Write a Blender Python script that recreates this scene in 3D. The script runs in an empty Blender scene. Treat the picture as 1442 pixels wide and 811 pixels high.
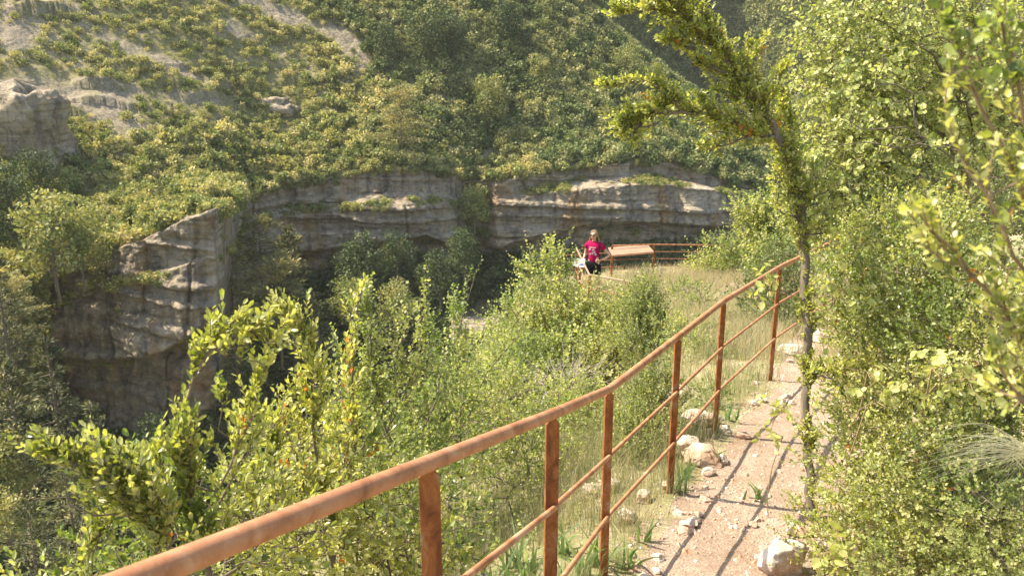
import bpy, math, random
import numpy as np
from mathutils import Vector, Matrix, noise as mnoise

C = bpy.context.scene.collection
SC = bpy.context.scene
PITCH = math.radians(16.0); CP, SP = math.cos(PITCH), math.sin(PITCH)
F = 1249.0; CX, CY = 721.0, 405.5
R = np.random.default_rng(11)
random.seed(4)

def W(px, py, d):
    """world point from a measured bearing and a distance along the view axis (camera at the origin)"""
    px = np.asarray(px, float); py = np.asarray(py, float); d = np.asarray(d, float)
    x = (px-CX)/F*d; v = (py-CY)/F*d
    return np.stack([x, d*CP - v*SP, -(d*SP + v*CP)], -1)
def PX(p):
    p = np.asarray(p, float); d = p[..., 1]*CP - p[..., 2]*SP; v = -p[..., 1]*SP - p[..., 2]*CP
    return CX + p[..., 0]/d*F, CY + v/d*F, d

# ------------------------------------------------------------------ noise
_H = np.random.default_rng(5).random(65536)
def _h(i, j, k): return _H[(i*7349 + j*9151 + k*3571) & 65535]
def vnoise(x, y, z):
    x, y, z = np.broadcast_arrays(np.asarray(x, float), np.asarray(y, float), np.asarray(z, float))
    i, j, k = np.floor(x).astype(np.int64), np.floor(y).astype(np.int64), np.floor(z).astype(np.int64)
    a, b, c = x-i, y-j, z-k
    a, b, c = a*a*(3-2*a), b*b*(3-2*b), c*c*(3-2*c)
    r = 0
    for di in (0, 1):
        for dj in (0, 1):
            for dk in (0, 1):
                r = r + _h(i+di, j+dj, k+dk)*(a if di else 1-a)*(b if dj else 1-b)*(c if dk else 1-c)
    return r*2-1
def fbm(x, y, z, o=4):
    r = 0; s = 1.0; t = 0
    for n in range(o):
        r = r + s*vnoise(x*2**n+n*17.3, y*2**n+n*5.1, z*2**n+n*9.7); t += s; s *= .5
    return r/t

# ------------------------------------------------------------------ objects
def link(o, parent=None):
    C.objects.link(o)
    if parent is not None: o.parent = parent
    return o
def tag(o, label=None, cat=None, group=None, kind=None):
    if label: o['label'] = label
    if cat: o['category'] = cat
    if group: o['group'] = group
    if kind: o['kind'] = kind
    return o
def npmesh(name, V, T, mat, tint=None, smooth=False):
    V = np.asarray(V, np.float32).reshape(-1, 3); T = np.asarray(T, np.int32)
    n = T.shape[1]
    m = bpy.data.meshes.new(name)
    m.vertices.add(len(V)); m.vertices.foreach_set('co', V.ravel())
    m.loops.add(T.size); m.loops.foreach_set('vertex_index', T.ravel())
    m.polygons.add(len(T)); m.polygons.foreach_set('loop_start', np.arange(0, T.size, n, dtype=np.int32))
    m.polygons.foreach_set('loop_total', np.full(len(T), n, np.int32))
    m.polygons.foreach_set('use_smooth', np.full(len(T), smooth, bool))
    m.update(calc_edges=True)
    if tint is not None:
        a = m.attributes.new('tint', 'FLOAT', 'POINT'); a.data.foreach_set('value', np.asarray(tint, np.float32))
    if mat: m.materials.append(mat)
    return m
def obj(name, mesh, parent=None):
    o = bpy.data.objects.new(name, mesh); return link(o, parent)
def empty(name, loc, rz=0.0):
    o = bpy.data.objects.new(name, None); o.empty_display_size = .2; o.location = tuple(loc); o.rotation_euler = (0, 0, rz)
    return link(o)
def local(V, loc): return np.asarray(V, float) - np.asarray(loc, float)

# ------------------------------------------------------------------ materials
def nt(name):
    m = bpy.data.materials.new(name); m.use_nodes = True; t = m.node_tree; t.nodes.clear()
    out = t.nodes.new('ShaderNodeOutputMaterial'); return m, t, out
def N(t, typ, **kw):
    n = t.nodes.new(typ)
    for k, v in kw.items():
        if k.startswith('i_'): n.inputs[k[2:].replace('_', ' ')].default_value = v
        else: setattr(n, k, v)
    return n
def ramp(t, stops, fac=None, interp='LINEAR'):
    r = t.nodes.new('ShaderNodeValToRGB'); r.color_ramp.interpolation = interp
    e = r.color_ramp.elements
    while len(e) > 1: e.remove(e[-1])
    e[0].position = stops[0][0]; e[0].color = (*stops[0][1], 1)
    for p, c in stops[1:]:
        x = e.new(p); x.color = (*c, 1)
    if fac is not None: t.links.new(fac, r.inputs[0])
    return r.outputs[0]
def noise(t, scale, detail=4, rough=.55, vec=None, dist=0.0):
    n = N(t, 'ShaderNodeTexNoise'); n.inputs['Scale'].default_value = scale; n.inputs['Detail'].default_value = detail
    n.inputs['Roughness'].default_value = rough; n.inputs['Distortion'].default_value = dist
    if vec is not None: t.links.new(vec, n.inputs['Vector'])
    return n.outputs['Fac']
def mapping(t, scale=(1, 1, 1), src=None, rot=(0, 0, 0)):
    if src is None: src = N(t, 'ShaderNodeNewGeometry').outputs['Position']
    m = N(t, 'ShaderNodeMapping'); m.inputs['Scale'].default_value = scale; m.inputs['Rotation'].default_value = rot
    t.links.new(src, m.inputs[0]); return m.outputs[0]
def mixc(t, a, b, fac, mode='MIX'):
    m = N(t, 'ShaderNodeMix', data_type='RGBA', blend_type=mode)
    for s, v in ((0, fac), (6, a), (7, b)):
        if hasattr(v, 'links'): t.links.new(v, m.inputs[s])
        else: m.inputs[s].default_value = v if s == 0 else (*v, 1)
    return m.outputs[2]
def bsdf(t, out, col, rough=.8, spec=.3, bump=None, bstr=.3, bdist=.02, metal=0.0):
    b = N(t, 'ShaderNodeBsdfPrincipled')
    if hasattr(col, 'links'): t.links.new(col, b.inputs['Base Color'])
    else: b.inputs['Base Color'].default_value = (*col, 1)
    if hasattr(rough, 'links'): t.links.new(rough, b.inputs['Roughness'])
    else: b.inputs['Roughness'].default_value = rough
    b.inputs['Specular IOR Level'].default_value = spec; b.inputs['Metallic'].default_value = metal
    if bump is not None:
        n = N(t, 'ShaderNodeBump'); n.inputs['Strength'].default_value = bstr; n.inputs['Distance'].default_value = bdist
        t.links.new(bump, n.inputs['Height']); t.links.new(n.outputs[0], b.inputs['Normal'])
    t.links.new(b.outputs[0], out.inputs[0]); return b

def leafmat(name, stops, trans=.45, tcol=(1.25, 1.25, .55), rough=.42, spec=.5, objvar=0.0, species_shade=0.0, gain=1.32):
    m, t, out = nt(name)
    a = N(t, 'ShaderNodeAttribute', attribute_name='tint')
    stops = [(p_, tuple(min(.62, v_) for v_ in (c_[0]*gain, c_[1]*gain*.96, c_[2]*gain + .14*(c_[1]-c_[2])))) for p_, c_ in stops]
    fac = a.outputs['Fac']
    if objvar:
        oi = N(t, 'ShaderNodeObjectInfo')
        s = N(t, 'ShaderNodeMath', operation='MULTIPLY_ADD'); s.inputs[1].default_value = objvar; s.inputs[2].default_value = -objvar/2
        t.links.new(oi.outputs['Random'], s.inputs[0])
        s2 = N(t, 'ShaderNodeMath', operation='ADD'); t.links.new(fac, s2.inputs[0]); t.links.new(s.outputs[0], s2.inputs[1]); fac = s2.outputs[0]
    col = ramp(t, stops, fac)
    if species_shade:  # far shrubs differ in kind; near bushes get painted shade of hollows
        vo = N(t, 'ShaderNodeTexVoronoi'); vo.inputs['Scale'].default_value = species_shade
        sp = N(t, 'ShaderNodeSeparateColor'); t.links.new(mapping(t, (1, 1, .6)), vo.inputs['Vector']); t.links.new(vo.outputs['Color'], sp.inputs[0])
        col = mixc(t, col, ramp(t, [(0, (.50, .64, .52)), (.3, (.74, .86, .74)), (.6, (1, 1, 1)), (.85, (1.12, 1.12, 1.0)), (1, (1.1, 1.08, 1.15))], sp.outputs[0]), 1.0, 'MULTIPLY')
    b = N(t, 'ShaderNodeBsdfPrincipled'); b.inputs['Roughness'].default_value = rough; b.inputs['Specular IOR Level'].default_value = spec
    t.links.new(col, b.inputs['Base Color'])
    tr = N(t, 'ShaderNodeBsdfTranslucent'); tc = mixc(t, col, tcol, 1.0, 'MULTIPLY'); t.links.new(tc, tr.inputs[0])
    mx = N(t, 'ShaderNodeMixShader'); mx.inputs[0].default_value = trans
    t.links.new(b.outputs[0], mx.inputs[1]); t.links.new(tr.outputs[0], mx.inputs[2]); t.links.new(mx.outputs[0], out.inputs[0])
    return m
M = {}
# boxwood: mid green to yellow-green, a few pale and a few orange leaves
M['box'] = leafmat('boxwood_leaf', [(0, (.08, .11, .025)), (.35, (.20, .235, .045)), (.7, (.34, .35, .08)), (.93, (.50, .47, .20)), (.965, (.40, .32, .10)), (.975, (.55, .20, .03)), (1, (.60, .17, .03))], .42, (1.3, 1.3, .5), .36, .6, species_shade=2.6)
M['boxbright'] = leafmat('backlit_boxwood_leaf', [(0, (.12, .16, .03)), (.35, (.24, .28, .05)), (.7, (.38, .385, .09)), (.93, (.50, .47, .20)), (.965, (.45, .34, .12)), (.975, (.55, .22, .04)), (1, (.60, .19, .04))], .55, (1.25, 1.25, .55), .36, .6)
M['leaf'] = leafmat('light_leaf', [(0, (.10, .13, .04)), (.4, (.23, .265, .075)), (.8, (.35, .365, .12)), (.97, (.46, .44, .20)), (1, (.42, .26, .08))], .5, (1.25, 1.3, .6), .45, .4, species_shade=1.6)
M['hazel'] = leafmat('bright_leaf', [(0, (.12, .16, .04)), (.4, (.26, .31, .075)), (.8, (.38, .405, .12)), (1, (.48, .47, .19))], .45, (1.2, 1.2, .6), .42, .4)
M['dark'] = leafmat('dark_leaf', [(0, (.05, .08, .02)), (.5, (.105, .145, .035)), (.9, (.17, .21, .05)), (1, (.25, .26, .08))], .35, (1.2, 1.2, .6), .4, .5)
M['scrub'] = leafmat('scrub_leaf', [(0, (.09, .12, .035)), (.4, (.21, .22, .065)), (.75, (.30, .285, .095)), (1, (.42, .38, .18))], .32, (1.2, 1.15, .6), .6, .2, objvar=.35, species_shade=.38, gain=1.42)
M['forest'] = leafmat('forest_leaf', [(0, (.07, .095, .033)), (.4, (.14, .165, .055)), (.8, (.22, .235, .085)), (1, (.32, .32, .12))], .28, (1.2, 1.15, .6), .6, .2, objvar=.3, species_shade=.22, gain=1.25)
M['gorge'] = leafmat('shaded_valley_leaf', [(0, (.03, .05, .018)), (.4, (.06, .085, .028)), (.8, (.11, .13, .04)), (1, (.17, .18, .06))], .2, (1.2, 1.15, .6), .6, .2, objvar=.3, species_shade=.22, gain=1.3)
M['firs'] = leafmat('fir_needle', [(0, (.022, .034, .014)), (.45, (.06, .075, .026)), (.8, (.16, .16, .06)), (1, (.36, .32, .13))], .2, (1.2, 1.1, .6), .6, .2, objvar=.2, gain=1.4)  # dark end painted for the shaded inside, pale end for lit tips
M['pine'] = leafmat('pine_needle', [(0, (.05, .07, .025)), (.5, (.16, .165, .055)), (1, (.40, .36, .13))], .28, (1.2, 1.1, .6), .6, .2, objvar=.25)
M['grass'] = leafmat('grass_blade', [(0, (.12, .17, .05)), (.3, (.24, .28, .10)), (.6, (.40, .38, .20)), (1, (.58, .48, .33))], .45, (1.15, 1.15, .75), .5, .4, gain=.92)
M['iris'] = leafmat('iris_leaf', [(0, (.08, .14, .05)), (.6, (.15, .23, .08)), (1, (.32, .34, .14))], .4, (1.2, 1.3, .6), .4, .5)
M['broom'] = leafmat('broom_stem', [(0, (.30, .30, .17)), (1, (.50, .46, .30))], .2, (1.1, 1.1, .8), .6, .3)

def barkmat(name, c1, c2, sc=30):
    m, t, out = nt(name)
    n = noise(t, sc, 5, .6, mapping(t, (1, 1, .25)))
    bsdf(t, out, ramp(t, [(.3, c1), (.7, c2)], n), .85, .2, n, .6, .004); return m
M['bark'] = barkmat('bark', (.10, .08, .06), (.26, .21, .16))
M['twig'] = barkmat('twig', (.20, .13, .08), (.36, .25, .15), 80)
M['deadwood'] = barkmat('dead_twig', (.25, .21, .17), (.45, .40, .34), 60)

def rustmat():
    m, t, out = nt('rusted_steel')
    v = mapping(t, (1, 1, 1))
    a = noise(t, 9, 6, .65, v, .6); b = noise(t, 140, 3, .6, v); c = noise(t, 26, 5, .7, v)
    col = ramp(t, [(.30, (.24, .095, .042)), (.44, (.38, .16, .075)), (.56, (.46, .215, .11)), (.70, (.55, .32, .20))], a)
    col = mixc(t, col, (.27, .10, .045), ramp(t, [(.56, (0, 0, 0)), (.76, (.5, .5, .5))], c))
    col = mixc(t, col, (.60, .33, .19), ramp(t, [(.58, (0, 0, 0)), (.75, (.45, .45, .45))], b))
    bsdf(t, out, col, .62, .35, b, .35, .0015); return m
M['rust'] = rustmat()
def rustpost():
    m, t, out = nt('rusted_steel_post')
    v = mapping(t, (1, 1, .5))
    a = noise(t, 14, 6, .7, v, .8); b = noise(t, 160, 3, .6, v)
    col = ramp(t, [(.36, (.14, .045, .016)), (.48, (.27, .095, .028)), (.56, (.34, .14, .05)), (.61, (.33, .20, .13)), (.68, (.42, .33, .27))], a)
    col = mixc(t, col, (.20, .05, .02), ramp(t, [(.5, (0, 0, 0)), (.75, (.5, .5, .5))], b))
    bsdf(t, out, col, .7, .3, b, .4, .0015); return m
M['rustpost'] = rustpost()

def rockmat():
    m, t, out = nt('cliff_limestone')
    P = N(t, 'ShaderNodeNewGeometry').outputs['Position']
    big = noise(t, .045, 5, .6, P, .5)
    fine = noise(t, .9, 7, .68, P)
    strata = noise(t, 1.0, 6, .62, mapping(t, (.05, .05, 1.1), P, (.05, -.04, 0)))
    streak = noise(t, 1.0, 5, .62, mapping(t, (.42, .42, .035), P))
    stain = noise(t, 1.0, 4, .55, mapping(t, (.16, .16, .05), P))
    col = ramp(t, [(.3, (.39, .31, .22)), (.5, (.50, .41, .30)), (.7, (.58, .49, .37))], big)
    col = mixc(t, col, (.19, .165, .145), ramp(t, [(.48, (0, 0, 0)), (.64, (.85, .85, .85))], streak))
    col = mixc(t, col, (.50, .31, .15), ramp(t, [(.55, (0, 0, 0)), (.70, (.8, .8, .8))], stain))
    col = mixc(t, col, ramp(t, [(.3, (.55, .55, .55)), (.5, (1, 1, 1)), (.7, (1.12, 1.1, 1.05))], strata), .8, 'MULTIPLY')
    col = mixc(t, col, ramp(t, [(.3, (.62, .62, .62)), (.6, (1.1, 1.1, 1.1))], fine), .8, 'MULTIPLY')
    wob = N(t, 'ShaderNodeTexNoise'); wob.inputs['Scale'].default_value = .35; t.links.new(P, wob.inputs['Vector'])
    wv = N(t, 'ShaderNodeVectorMath', operation='MULTIPLY_ADD'); wv.inputs[1].default_value = (3.5, 3.5, 3.5); t.links.new(wob.outputs['Color'], wv.inputs[0]); t.links.new(P, wv.inputs[2])
    crk_ = []
    for sc_ in ((.10, .10, .22),):
        vo = N(t, 'ShaderNodeTexVoronoi', feature='DISTANCE_TO_EDGE'); vo.inputs['Scale'].default_value = 1; t.links.new(mapping(t, sc_, wv.outputs[0]), vo.inputs['Vector'])
        k_ = ramp(t, [(0, (.42, .40, .38)), (.035, (.75, .74, .73)), (.07, (1, 1, 1))], vo.outputs['Distance']); crk_.append(k_); col = mixc(t, col, k_, .38, 'MULTIPLY')
    ad = N(t, 'ShaderNodeMath', operation='ADD'); t.links.new(fine, ad.inputs[0]); t.links.new(strata, ad.inputs[1])
    ad2 = N(t, 'ShaderNodeMath', operation='MULTIPLY_ADD'); t.links.new(crk_[0], ad2.inputs[0]); ad2.inputs[1].default_value = .25; t.links.new(ad.outputs[0], ad2.inputs[2])
    bsdf(t, out, col, .93, .12, ad2.outputs[0], 1.0, 1.3); return m
M['rock'] = rockmat()
def hillmat():
    m, t, out = nt('hillside_soil')
    P = N(t, 'ShaderNodeNewGeometry').outputs['Position']
    big = noise(t, .03, 5, .6, P, .4); mid = noise(t, .28, 6, .65, P); fine = noise(t, 1.4, 5, .7, P)
    col = ramp(t, [(.3, (.14, .14, .055)), (.46, (.26, .23, .11)), (.58, (.30, .25, .165)), (.75, (.37, .32, .23))], mid)
    col = mixc(t, col, (.17, .17, .06), ramp(t, [(.4, (0, 0, 0)), (.6, (.7, .7, .7))], big))
    at = N(t, 'ShaderNodeAttribute', attribute_name='tint')
    col = mixc(t, col, ramp(t, [(.3, (.17, .14, .10)), (.55, (.30, .25, .185)), (.7, (.38, .33, .26))], fine), at.outputs['Fac'])
    col = mixc(t, col, ramp(t, [(.3, (.7, .7, .7)), (.65, (1.15, 1.15, 1.15))], fine), .8, 'MULTIPLY')
    bsdf(t, out, col, .95, .1, fine, .8, .6); return m
M['hill'] = hillmat()
def floormat():
    m, t, out = nt('forest_floor'); a = noise(t, .3, 5, .6, mapping(t))
    bsdf(t, out, ramp(t, [(.35, (.07, .085, .035)), (.65, (.15, .155, .07))], a), .95, .1, a, .5, .5); return m
M['floor'] = floormat()
def groundmat():
    m, t, out = nt('grassy_soil')
    P = N(t, 'ShaderNodeNewGeometry').outputs['Position']
    a = noise(t, 1.1, 5, .6, P, .3); b = noise(t, 9, 6, .7, P); c = noise(t, 60, 4, .65, P)
    col = ramp(t, [(.35, (.16, .17, .065)), (.5, (.27, .24, .13)), (.65, (.38, .31, .20))], a)
    col = mixc(t, col, (.46, .38, .30), ramp(t, [(.55, (0, 0, 0)), (.68, (.8, .8, .8))], b))
    col = mixc(t, col, ramp(t, [(.3, (.6, .6, .6)), (.65, (1.15, 1.15, 1.15))], c), .8, 'MULTIPLY')
    bsdf(t, out, col, .95, .1, b, .7, .04); return m
M['ground'] = groundmat()
def pathmat():
    m, t, out = nt('gravel_path')
    P = N(t, 'ShaderNodeNewGeometry').outputs['Position']
    a = noise(t, 2.2, 5, .6, P, .3); b = noise(t, 14, 6, .7, P)
    vo = N(t, 'ShaderNodeTexVoronoi'); vo.inputs['Scale'].default_value = 42; t.links.new(P, vo.inputs['Vector'])
    c = noise(t, 75, 5, .7, P)
    col = ramp(t, [(.3, (.42, .285, .20)), (.5, (.53, .385, .29)), (.7, (.62, .49, .385))], a)
    col = mixc(t, col, (.34, .215, .15), ramp(t, [(.5, (0, 0, 0)), (.7, (.7, .7, .7))], b))
    col = mixc(t, col, (.66, .52, .40), ramp(t, [(.56, (0, 0, 0)), (.62, (.8, .8, .8))], noise(t, 34, 3, .6, P, .8)))
    col = mixc(t, col, ramp(t, [(.3, (.6, .6, .6)), (.6, (1.12, 1.12, 1.12))], c), .8, 'MULTIPLY')
    ad = N(t, 'ShaderNodeMath', operation='ADD'); t.links.new(c, ad.inputs[0]); t.links.new(b, ad.inputs[1])
    bsdf(t, out, col, .93, .12, ad.outputs[0], 1.0, .035); return m
M['path'] = pathmat()
def stonemat(name, c1, c2, c3):
    m, t, out = nt(name)
    P = N(t, 'ShaderNodeNewGeometry').outputs['Position']
    a = noise(t, 7, 6, .65, P, .4); c = noise(t, 70, 5, .7, P)
    at = N(t, 'ShaderNodeAttribute', attribute_name='tint')
    col = ramp(t, [(.3, c1), (.5, c2), (.68, c3)], a)
    col = mixc(t, col, (.45, .26, .17), at.outputs['Fac'])
    col = mixc(t, col, ramp(t, [(.3, (.6, .6, .6)), (.6, (1.1, 1.1, 1.1))], c), .8, 'MULTIPLY')
    bsdf(t, out, col, .92, .15, c, .7, .01); return m
M['stone'] = stonemat('pale_limestone', (.38, .31, .25), (.60, .53, .45), (.78, .73, .66))

# ------------------------------------------------------------------ geometry helpers
def grid_tris(nu, nv):
    i = np.arange(nu*nv).reshape(nu, nv)
    return np.stack([i[:-1, :-1], i[1:, :-1], i[1:, 1:], i[:-1, 1:]], -1).reshape(-1, 4)
def tubes(chains, sides=5):
    """chains: list of (points Nx3, radii N) -> verts, quads (capped to a point at the tip)"""
    VV, TT, o = [], [], 0
    ang = np.arange(sides)/sides*2*math.pi; ca, sa = np.cos(ang), np.sin(ang)
    for P, r in chains:
        P = np.asarray(P, float); r = np.asarray(r, float); n = len(P)
        if n < 2: continue
        T = np.gradient(P, axis=0); T /= np.linalg.norm(T, axis=1, keepdims=True)+1e-9
        up = np.array([0, 0, 1.0]) if abs(T[0, 2]) < .9 else np.array([1.0, 0, 0])
        A = np.cross(T, up); A /= np.linalg.norm(A, axis=1, keepdims=True)+1e-9; B = np.cross(A, T)
        V = P[:, None] + r[:, None, None]*(A[:, None]*ca[None, :, None] + B[:, None]*sa[None, :, None])
        VV.append(V.reshape(-1, 3))
        i = np.arange(n*sides).reshape(n, sides); j = np.roll(i, -1, axis=1)
        TT.append(np.stack([i[:-1], i[1:], j[1:], j[:-1]], -1).reshape(-1, 4)+o); o += n*sides
    return np.concatenate(VV), np.concatenate(TT)
def unit(v): return v/(np.linalg.norm(v, axis=-1, keepdims=True)+1e-9)

LEAF0_V = np.array([[0, 0, 0], [.55, 0, -.07], [1, 0, -.02], [.3, .26, .03], [.72, .30, .04], [.3, -.26, .03], [.72, -.30, .04]])
LEAF0_T = np.array([[0, 1, 3], [3, 1, 4], [4, 1, 2], [0, 5, 1], [5, 6, 1], [6, 2, 1]])
LEAF1_V = np.array([[0, 0, 0], [.55, .33, .05], [1, 0, -.03], [.55, -.33, .05]])
LEAF1_T = np.array([[0, 2, 1], [0, 3, 2]])
BROAD_V = np.array([[0, 0, 0], [.5, 0, -.08], [1, 0, -.12], [.15, .36, .02], [.6, .40, 0], [.15, -.36, .02], [.6, -.40, 0]])
def leaves(Pn, D, Nn, S, tint, lod=1, width=1.0):
    """place leaf templates: points, axis directions, normals, sizes"""
    TV, TT = (LEAF0_V, LEAF0_T) if lod == 0 else ((BROAD_V, LEAF0_T) if lod == 2 else (LEAF1_V, LEAF1_T))
    D = unit(D); B = unit(np.cross(Nn, D)); Z = np.cross(D, B)
    V = Pn[:, None] + S[:, None, None]*(D[:, None]*TV[None, :, 0:1] + B[:, None]*TV[None, :, 1:2]*width + Z[:, None]*TV[None, :, 2:3])
    k = len(TV); T = (TT[None] + (np.arange(len(Pn))*k)[:, None, None]).reshape(-1, 3)
    return V.reshape(-1, 3), T, np.repeat(tint, k)
def merge(parts):
    V = []; T = []; A = []; o = 0
    for v, t, a in parts:
        V.append(v); T.append(t+o); A.append(a); o += len(v)
    return np.concatenate(V), np.concatenate(T), np.concatenate(A)

def tints(rg, n, lo=.1, hi=.85, rare=.0):
    t = np.clip(rg.normal((lo+hi)/2, (hi-lo)/3.2, n), 0, .93)
    if rare: t[rg.random(n) < rare] = .99
    return t

def shoots_to_leaves(rg, O, D, L, per, size, lod, spread=.8, droop=0.0, rare=0.0, lo=.1, hi=.85, width=1.0, jit=.35):
    """leafy shoots: pairs of leaves along each shoot; returns leaf mesh arrays and shoot polylines"""
    n = len(O); D = unit(D)
    k = per
    tt = (np.arange(k)+.6)/k
    up = np.where(np.abs(D[:, 2:3]) < .9, np.array([[0, 0, 1.0]]), np.array([[1.0, 0, 0]]))
    A = unit(np.cross(D, up)); B = np.cross(D, A)
    bend = unit(rg.normal(size=(n, 3)))*.25 + np.array([0, 0, .1-droop])
    pos = O[:, None] + D[:, None]*(L[:, None]*tt[None])[..., None] + bend[:, None]*(L[:, None]*tt[None]**2)[..., None]
    tang = D[:, None] + bend[:, None]*2*tt[None, :, None]
    phi = rg.random((n, 1))*6.28 + np.arange(k)[None]*2.4 + rg.normal(size=(n, k))*.4
    side = A[:, None]*np.cos(phi)[..., None] + B[:, None]*np.sin(phi)[..., None]
    ld = unit(tang*(1-.35*spread) + side*spread + rg.normal(size=(n, k, 3))*jit*.5 + np.array([0, 0, -droop]))
    nn = unit(np.cross(ld, np.cross(tang, ld)) + rg.normal(size=(n, k, 3))*jit + np.array([0, 0, .35]))
    sz = size*(rg.uniform(.6, 1.25, (n, k)))*(1-.45*np.abs(tt[None]-.45))
    base = np.repeat(rg.normal(0, .1, n), k)
    ti = np.clip(tints(rg, n*k, lo, hi) + base, 0, .93)
    if rare:
        rs = rg.random(n) < rare*2
        ti[(np.repeat(rs, k)) & (rg.random(n*k) < .5)] = .99
    lv = leaves(pos.reshape(-1, 3), ld.reshape(-1, 3), nn.reshape(-1, 3), sz.reshape(-1), ti, lod, width)
    tips = np.stack([O, O + D*L[:, None]*.5 + bend*L[:, None]*.25, O + D*L[:, None] + bend*L[:, None]], 1)
    return lv, tips

class Plant:
    """woody plant: skeleton that grows towards shoot targets, then leafy shoots on it"""
    def __init__(s, base, seed):
        s.rg = np.random.default_rng(seed); s.base = np.asarray(base, float)
        s.P = [s.base]; s.par = [-1]; s.O = []; s.D = []; s.L = []
    def add_chain(s, pts, start=0, jit=.01):
        prev = start
        for p in pts:
            s.P.append(np.asarray(p, float) + s.rg.normal(size=3)*jit); s.par.append(prev); prev = len(s.P)-1
        return prev
    def limb(s, pts, dens=40, spread=.10, L=.10, up=.3, frm=None, step=.12, jit=.012, leafy=(0, 1)):
        pts = np.asarray(pts, float)
        P0 = s.P
        d = np.linalg.norm(np.array(s.P)-pts[0], axis=1); st = int(np.argmin(d)) if frm is None else frm
        full = np.vstack([s.P[st], pts]); seg = np.linalg.norm(np.diff(full, axis=0), axis=1); cum = np.r_[0, np.cumsum(seg)]
        n = max(2, int(cum[-1]/step)); q = np.linspace(0, cum[-1], n+1)[1:]
        sm = np.stack([np.interp(q, cum, full[:, i]) for i in range(3)], -1)
        sm[1:-1] = sm[1:-1]*.5 + .25*(sm[:-2]+sm[2:])
        e = s.add_chain(sm, st, jit)
        m = int(cum[-1]*dens*1.35); u = cum[1] + (cum[-1]-cum[1])*s.rg.uniform(leafy[0], leafy[1], m); ph = s.rg.random()*50
        cn = vnoise(u/spread*.42+ph, ph, 0*u); u = u[s.rg.random(m) < np.clip(.8+1.1*cn, .12, 1)]; m = len(u)
        cn = vnoise(u/spread*.42+ph, ph, 0*u)
        c = np.stack([np.interp(u, cum, full[:, i]) for i in range(3)], -1)
        t = np.stack([np.interp(u+.03, cum, full[:, i]) for i in range(3)], -1)-np.stack([np.interp(u-.03, cum, full[:, i]) for i in range(3)], -1)
        off = s.rg.normal(size=(m, 3)); off -= unit(t)*np.sum(off*unit(t), axis=1, keepdims=True)*.7
        taper = 1-.55*(u/cum[-1])
        off = unit(off)*(spread*taper*(.75+.9*np.clip(cn, -.6, 1))*np.abs(s.rg.normal(.55, .5, m)))[:, None]
        s.O.append(c+off*.7); s.D.append(unit(off+unit(t)*spread*.8+np.array([0, 0, up*spread])) ); s.L.append(L*s.rg.uniform(.6, 1.3, m))
        return e
    def blob(s, c, r, n, L=.15, up=.4, shell=2.2, clump=0, lump=.35):
        rg = s.rg; c = np.asarray(c, float); r = np.asarray(r, float)*np.ones(3)
        u = unit(rg.normal(size=(n, 3)))
        k = rg.random(n)**(1/shell)
        f = 1 + lump*fbm(u[:, 0]*2+c[0]*3, u[:, 1]*2+c[1]*3, u[:, 2]*2+c[2]*3, 3)*1.8
        p = c + u*r*(k*f)[:, None]
        s.O.append(p); s.D.append(unit(u*.9+np.array([0, 0, up])+rg.normal(size=(n, 3))*.35)); s.L.append(L*rg.uniform(.6, 1.4, n))
    def build(s, name, label, cat, leafm, size=.025, per=10, lod=1, bark='bark', tip=.0015, rare=0, lo=.1, hi=.85, group=None,
              spread=.8, droop=0, sides=5, skel=1.0, width=1.0, shootstems=True, maxr=.05, crown='foliage', wood='branches', jit=.35, expo=2.3):
        rg = s.rg; O = np.concatenate(s.O); D = np.concatenate(s.D); L = np.concatenate(s.L)
        # grow skeleton to a share of the shoots
        idx = rg.permutation(len(O))[:int(len(O)*skel)]
        idx = idx[np.argsort(np.linalg.norm(O[idx]-s.base, axis=1))]
        P = np.zeros((len(s.P)+len(idx)*4, 3)); n = len(s.P); P[:n] = np.array(s.P); par = list(s.par)
        for k in idx:
            o = O[k]; dv = P[:n]-o; dd = np.einsum('ij,ij->i', dv, dv) + np.clip(P[:n, 2]-o[2], 0, None)**2*2
            j = int(np.argmin(dd)); a = P[j]; v = o-a; ln = math.sqrt(v@v)
            if ln < .02: continue
            m = 3 if ln > .25 else 1
            for q in range(1, m+1):
                f = q/m; p = a+v*f
                if q < m: p = p + rg.normal(size=3)*ln*.05 + np.array([0, 0, -.07*ln*math.sin(f*3.14)])
                P[n] = p; par.append(j if q == 1 else n-1); n += 1
        P = P[:n]; par = np.array(par)
        w = np.zeros(n)
        kids = np.bincount(par[1:], minlength=n); w[kids == 0] = 1
        for i in range(n-1, 0, -1): w[par[i]] += w[i]
        r = np.minimum(tip*np.maximum(w, 1)**(1/expo), maxr)
        best = {}
        for i in range(1, n):
            p = par[i]
            if p not in best or w[i] > w[best[p]]: best[p] = i
        chains = []
        for i in range(1, n):
            if best.get(par[i]) == i and par[i] != 0: continue
            ch = [par[i], i]
            while ch[-1] in best: ch.append(best[ch[-1]])
            rr = r[ch].copy(); rr[0] = min(rr[0], rr[1]*1.15)
            chains.append((P[ch], rr))
        lv, tips = shoots_to_leaves(rg, O, D, L, per, size, lod, spread, droop, rare, lo, hi, width, jit)
        if shootstems:
            for q in range(len(tips)): chains.append((tips[q], np.array([tip, tip*.8, tip*.4])))
        V, T = tubes(chains, sides)
        root = empty(name, s.base); tag(root, label, cat, group)
        obj(wood, npmesh(wood, local(V, s.base), T, M[bark], smooth=True), root)
        obj(crown, npmesh(crown, local(lv[0], s.base), lv[1], M[leafm], lv[2]), root)
        return root

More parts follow.
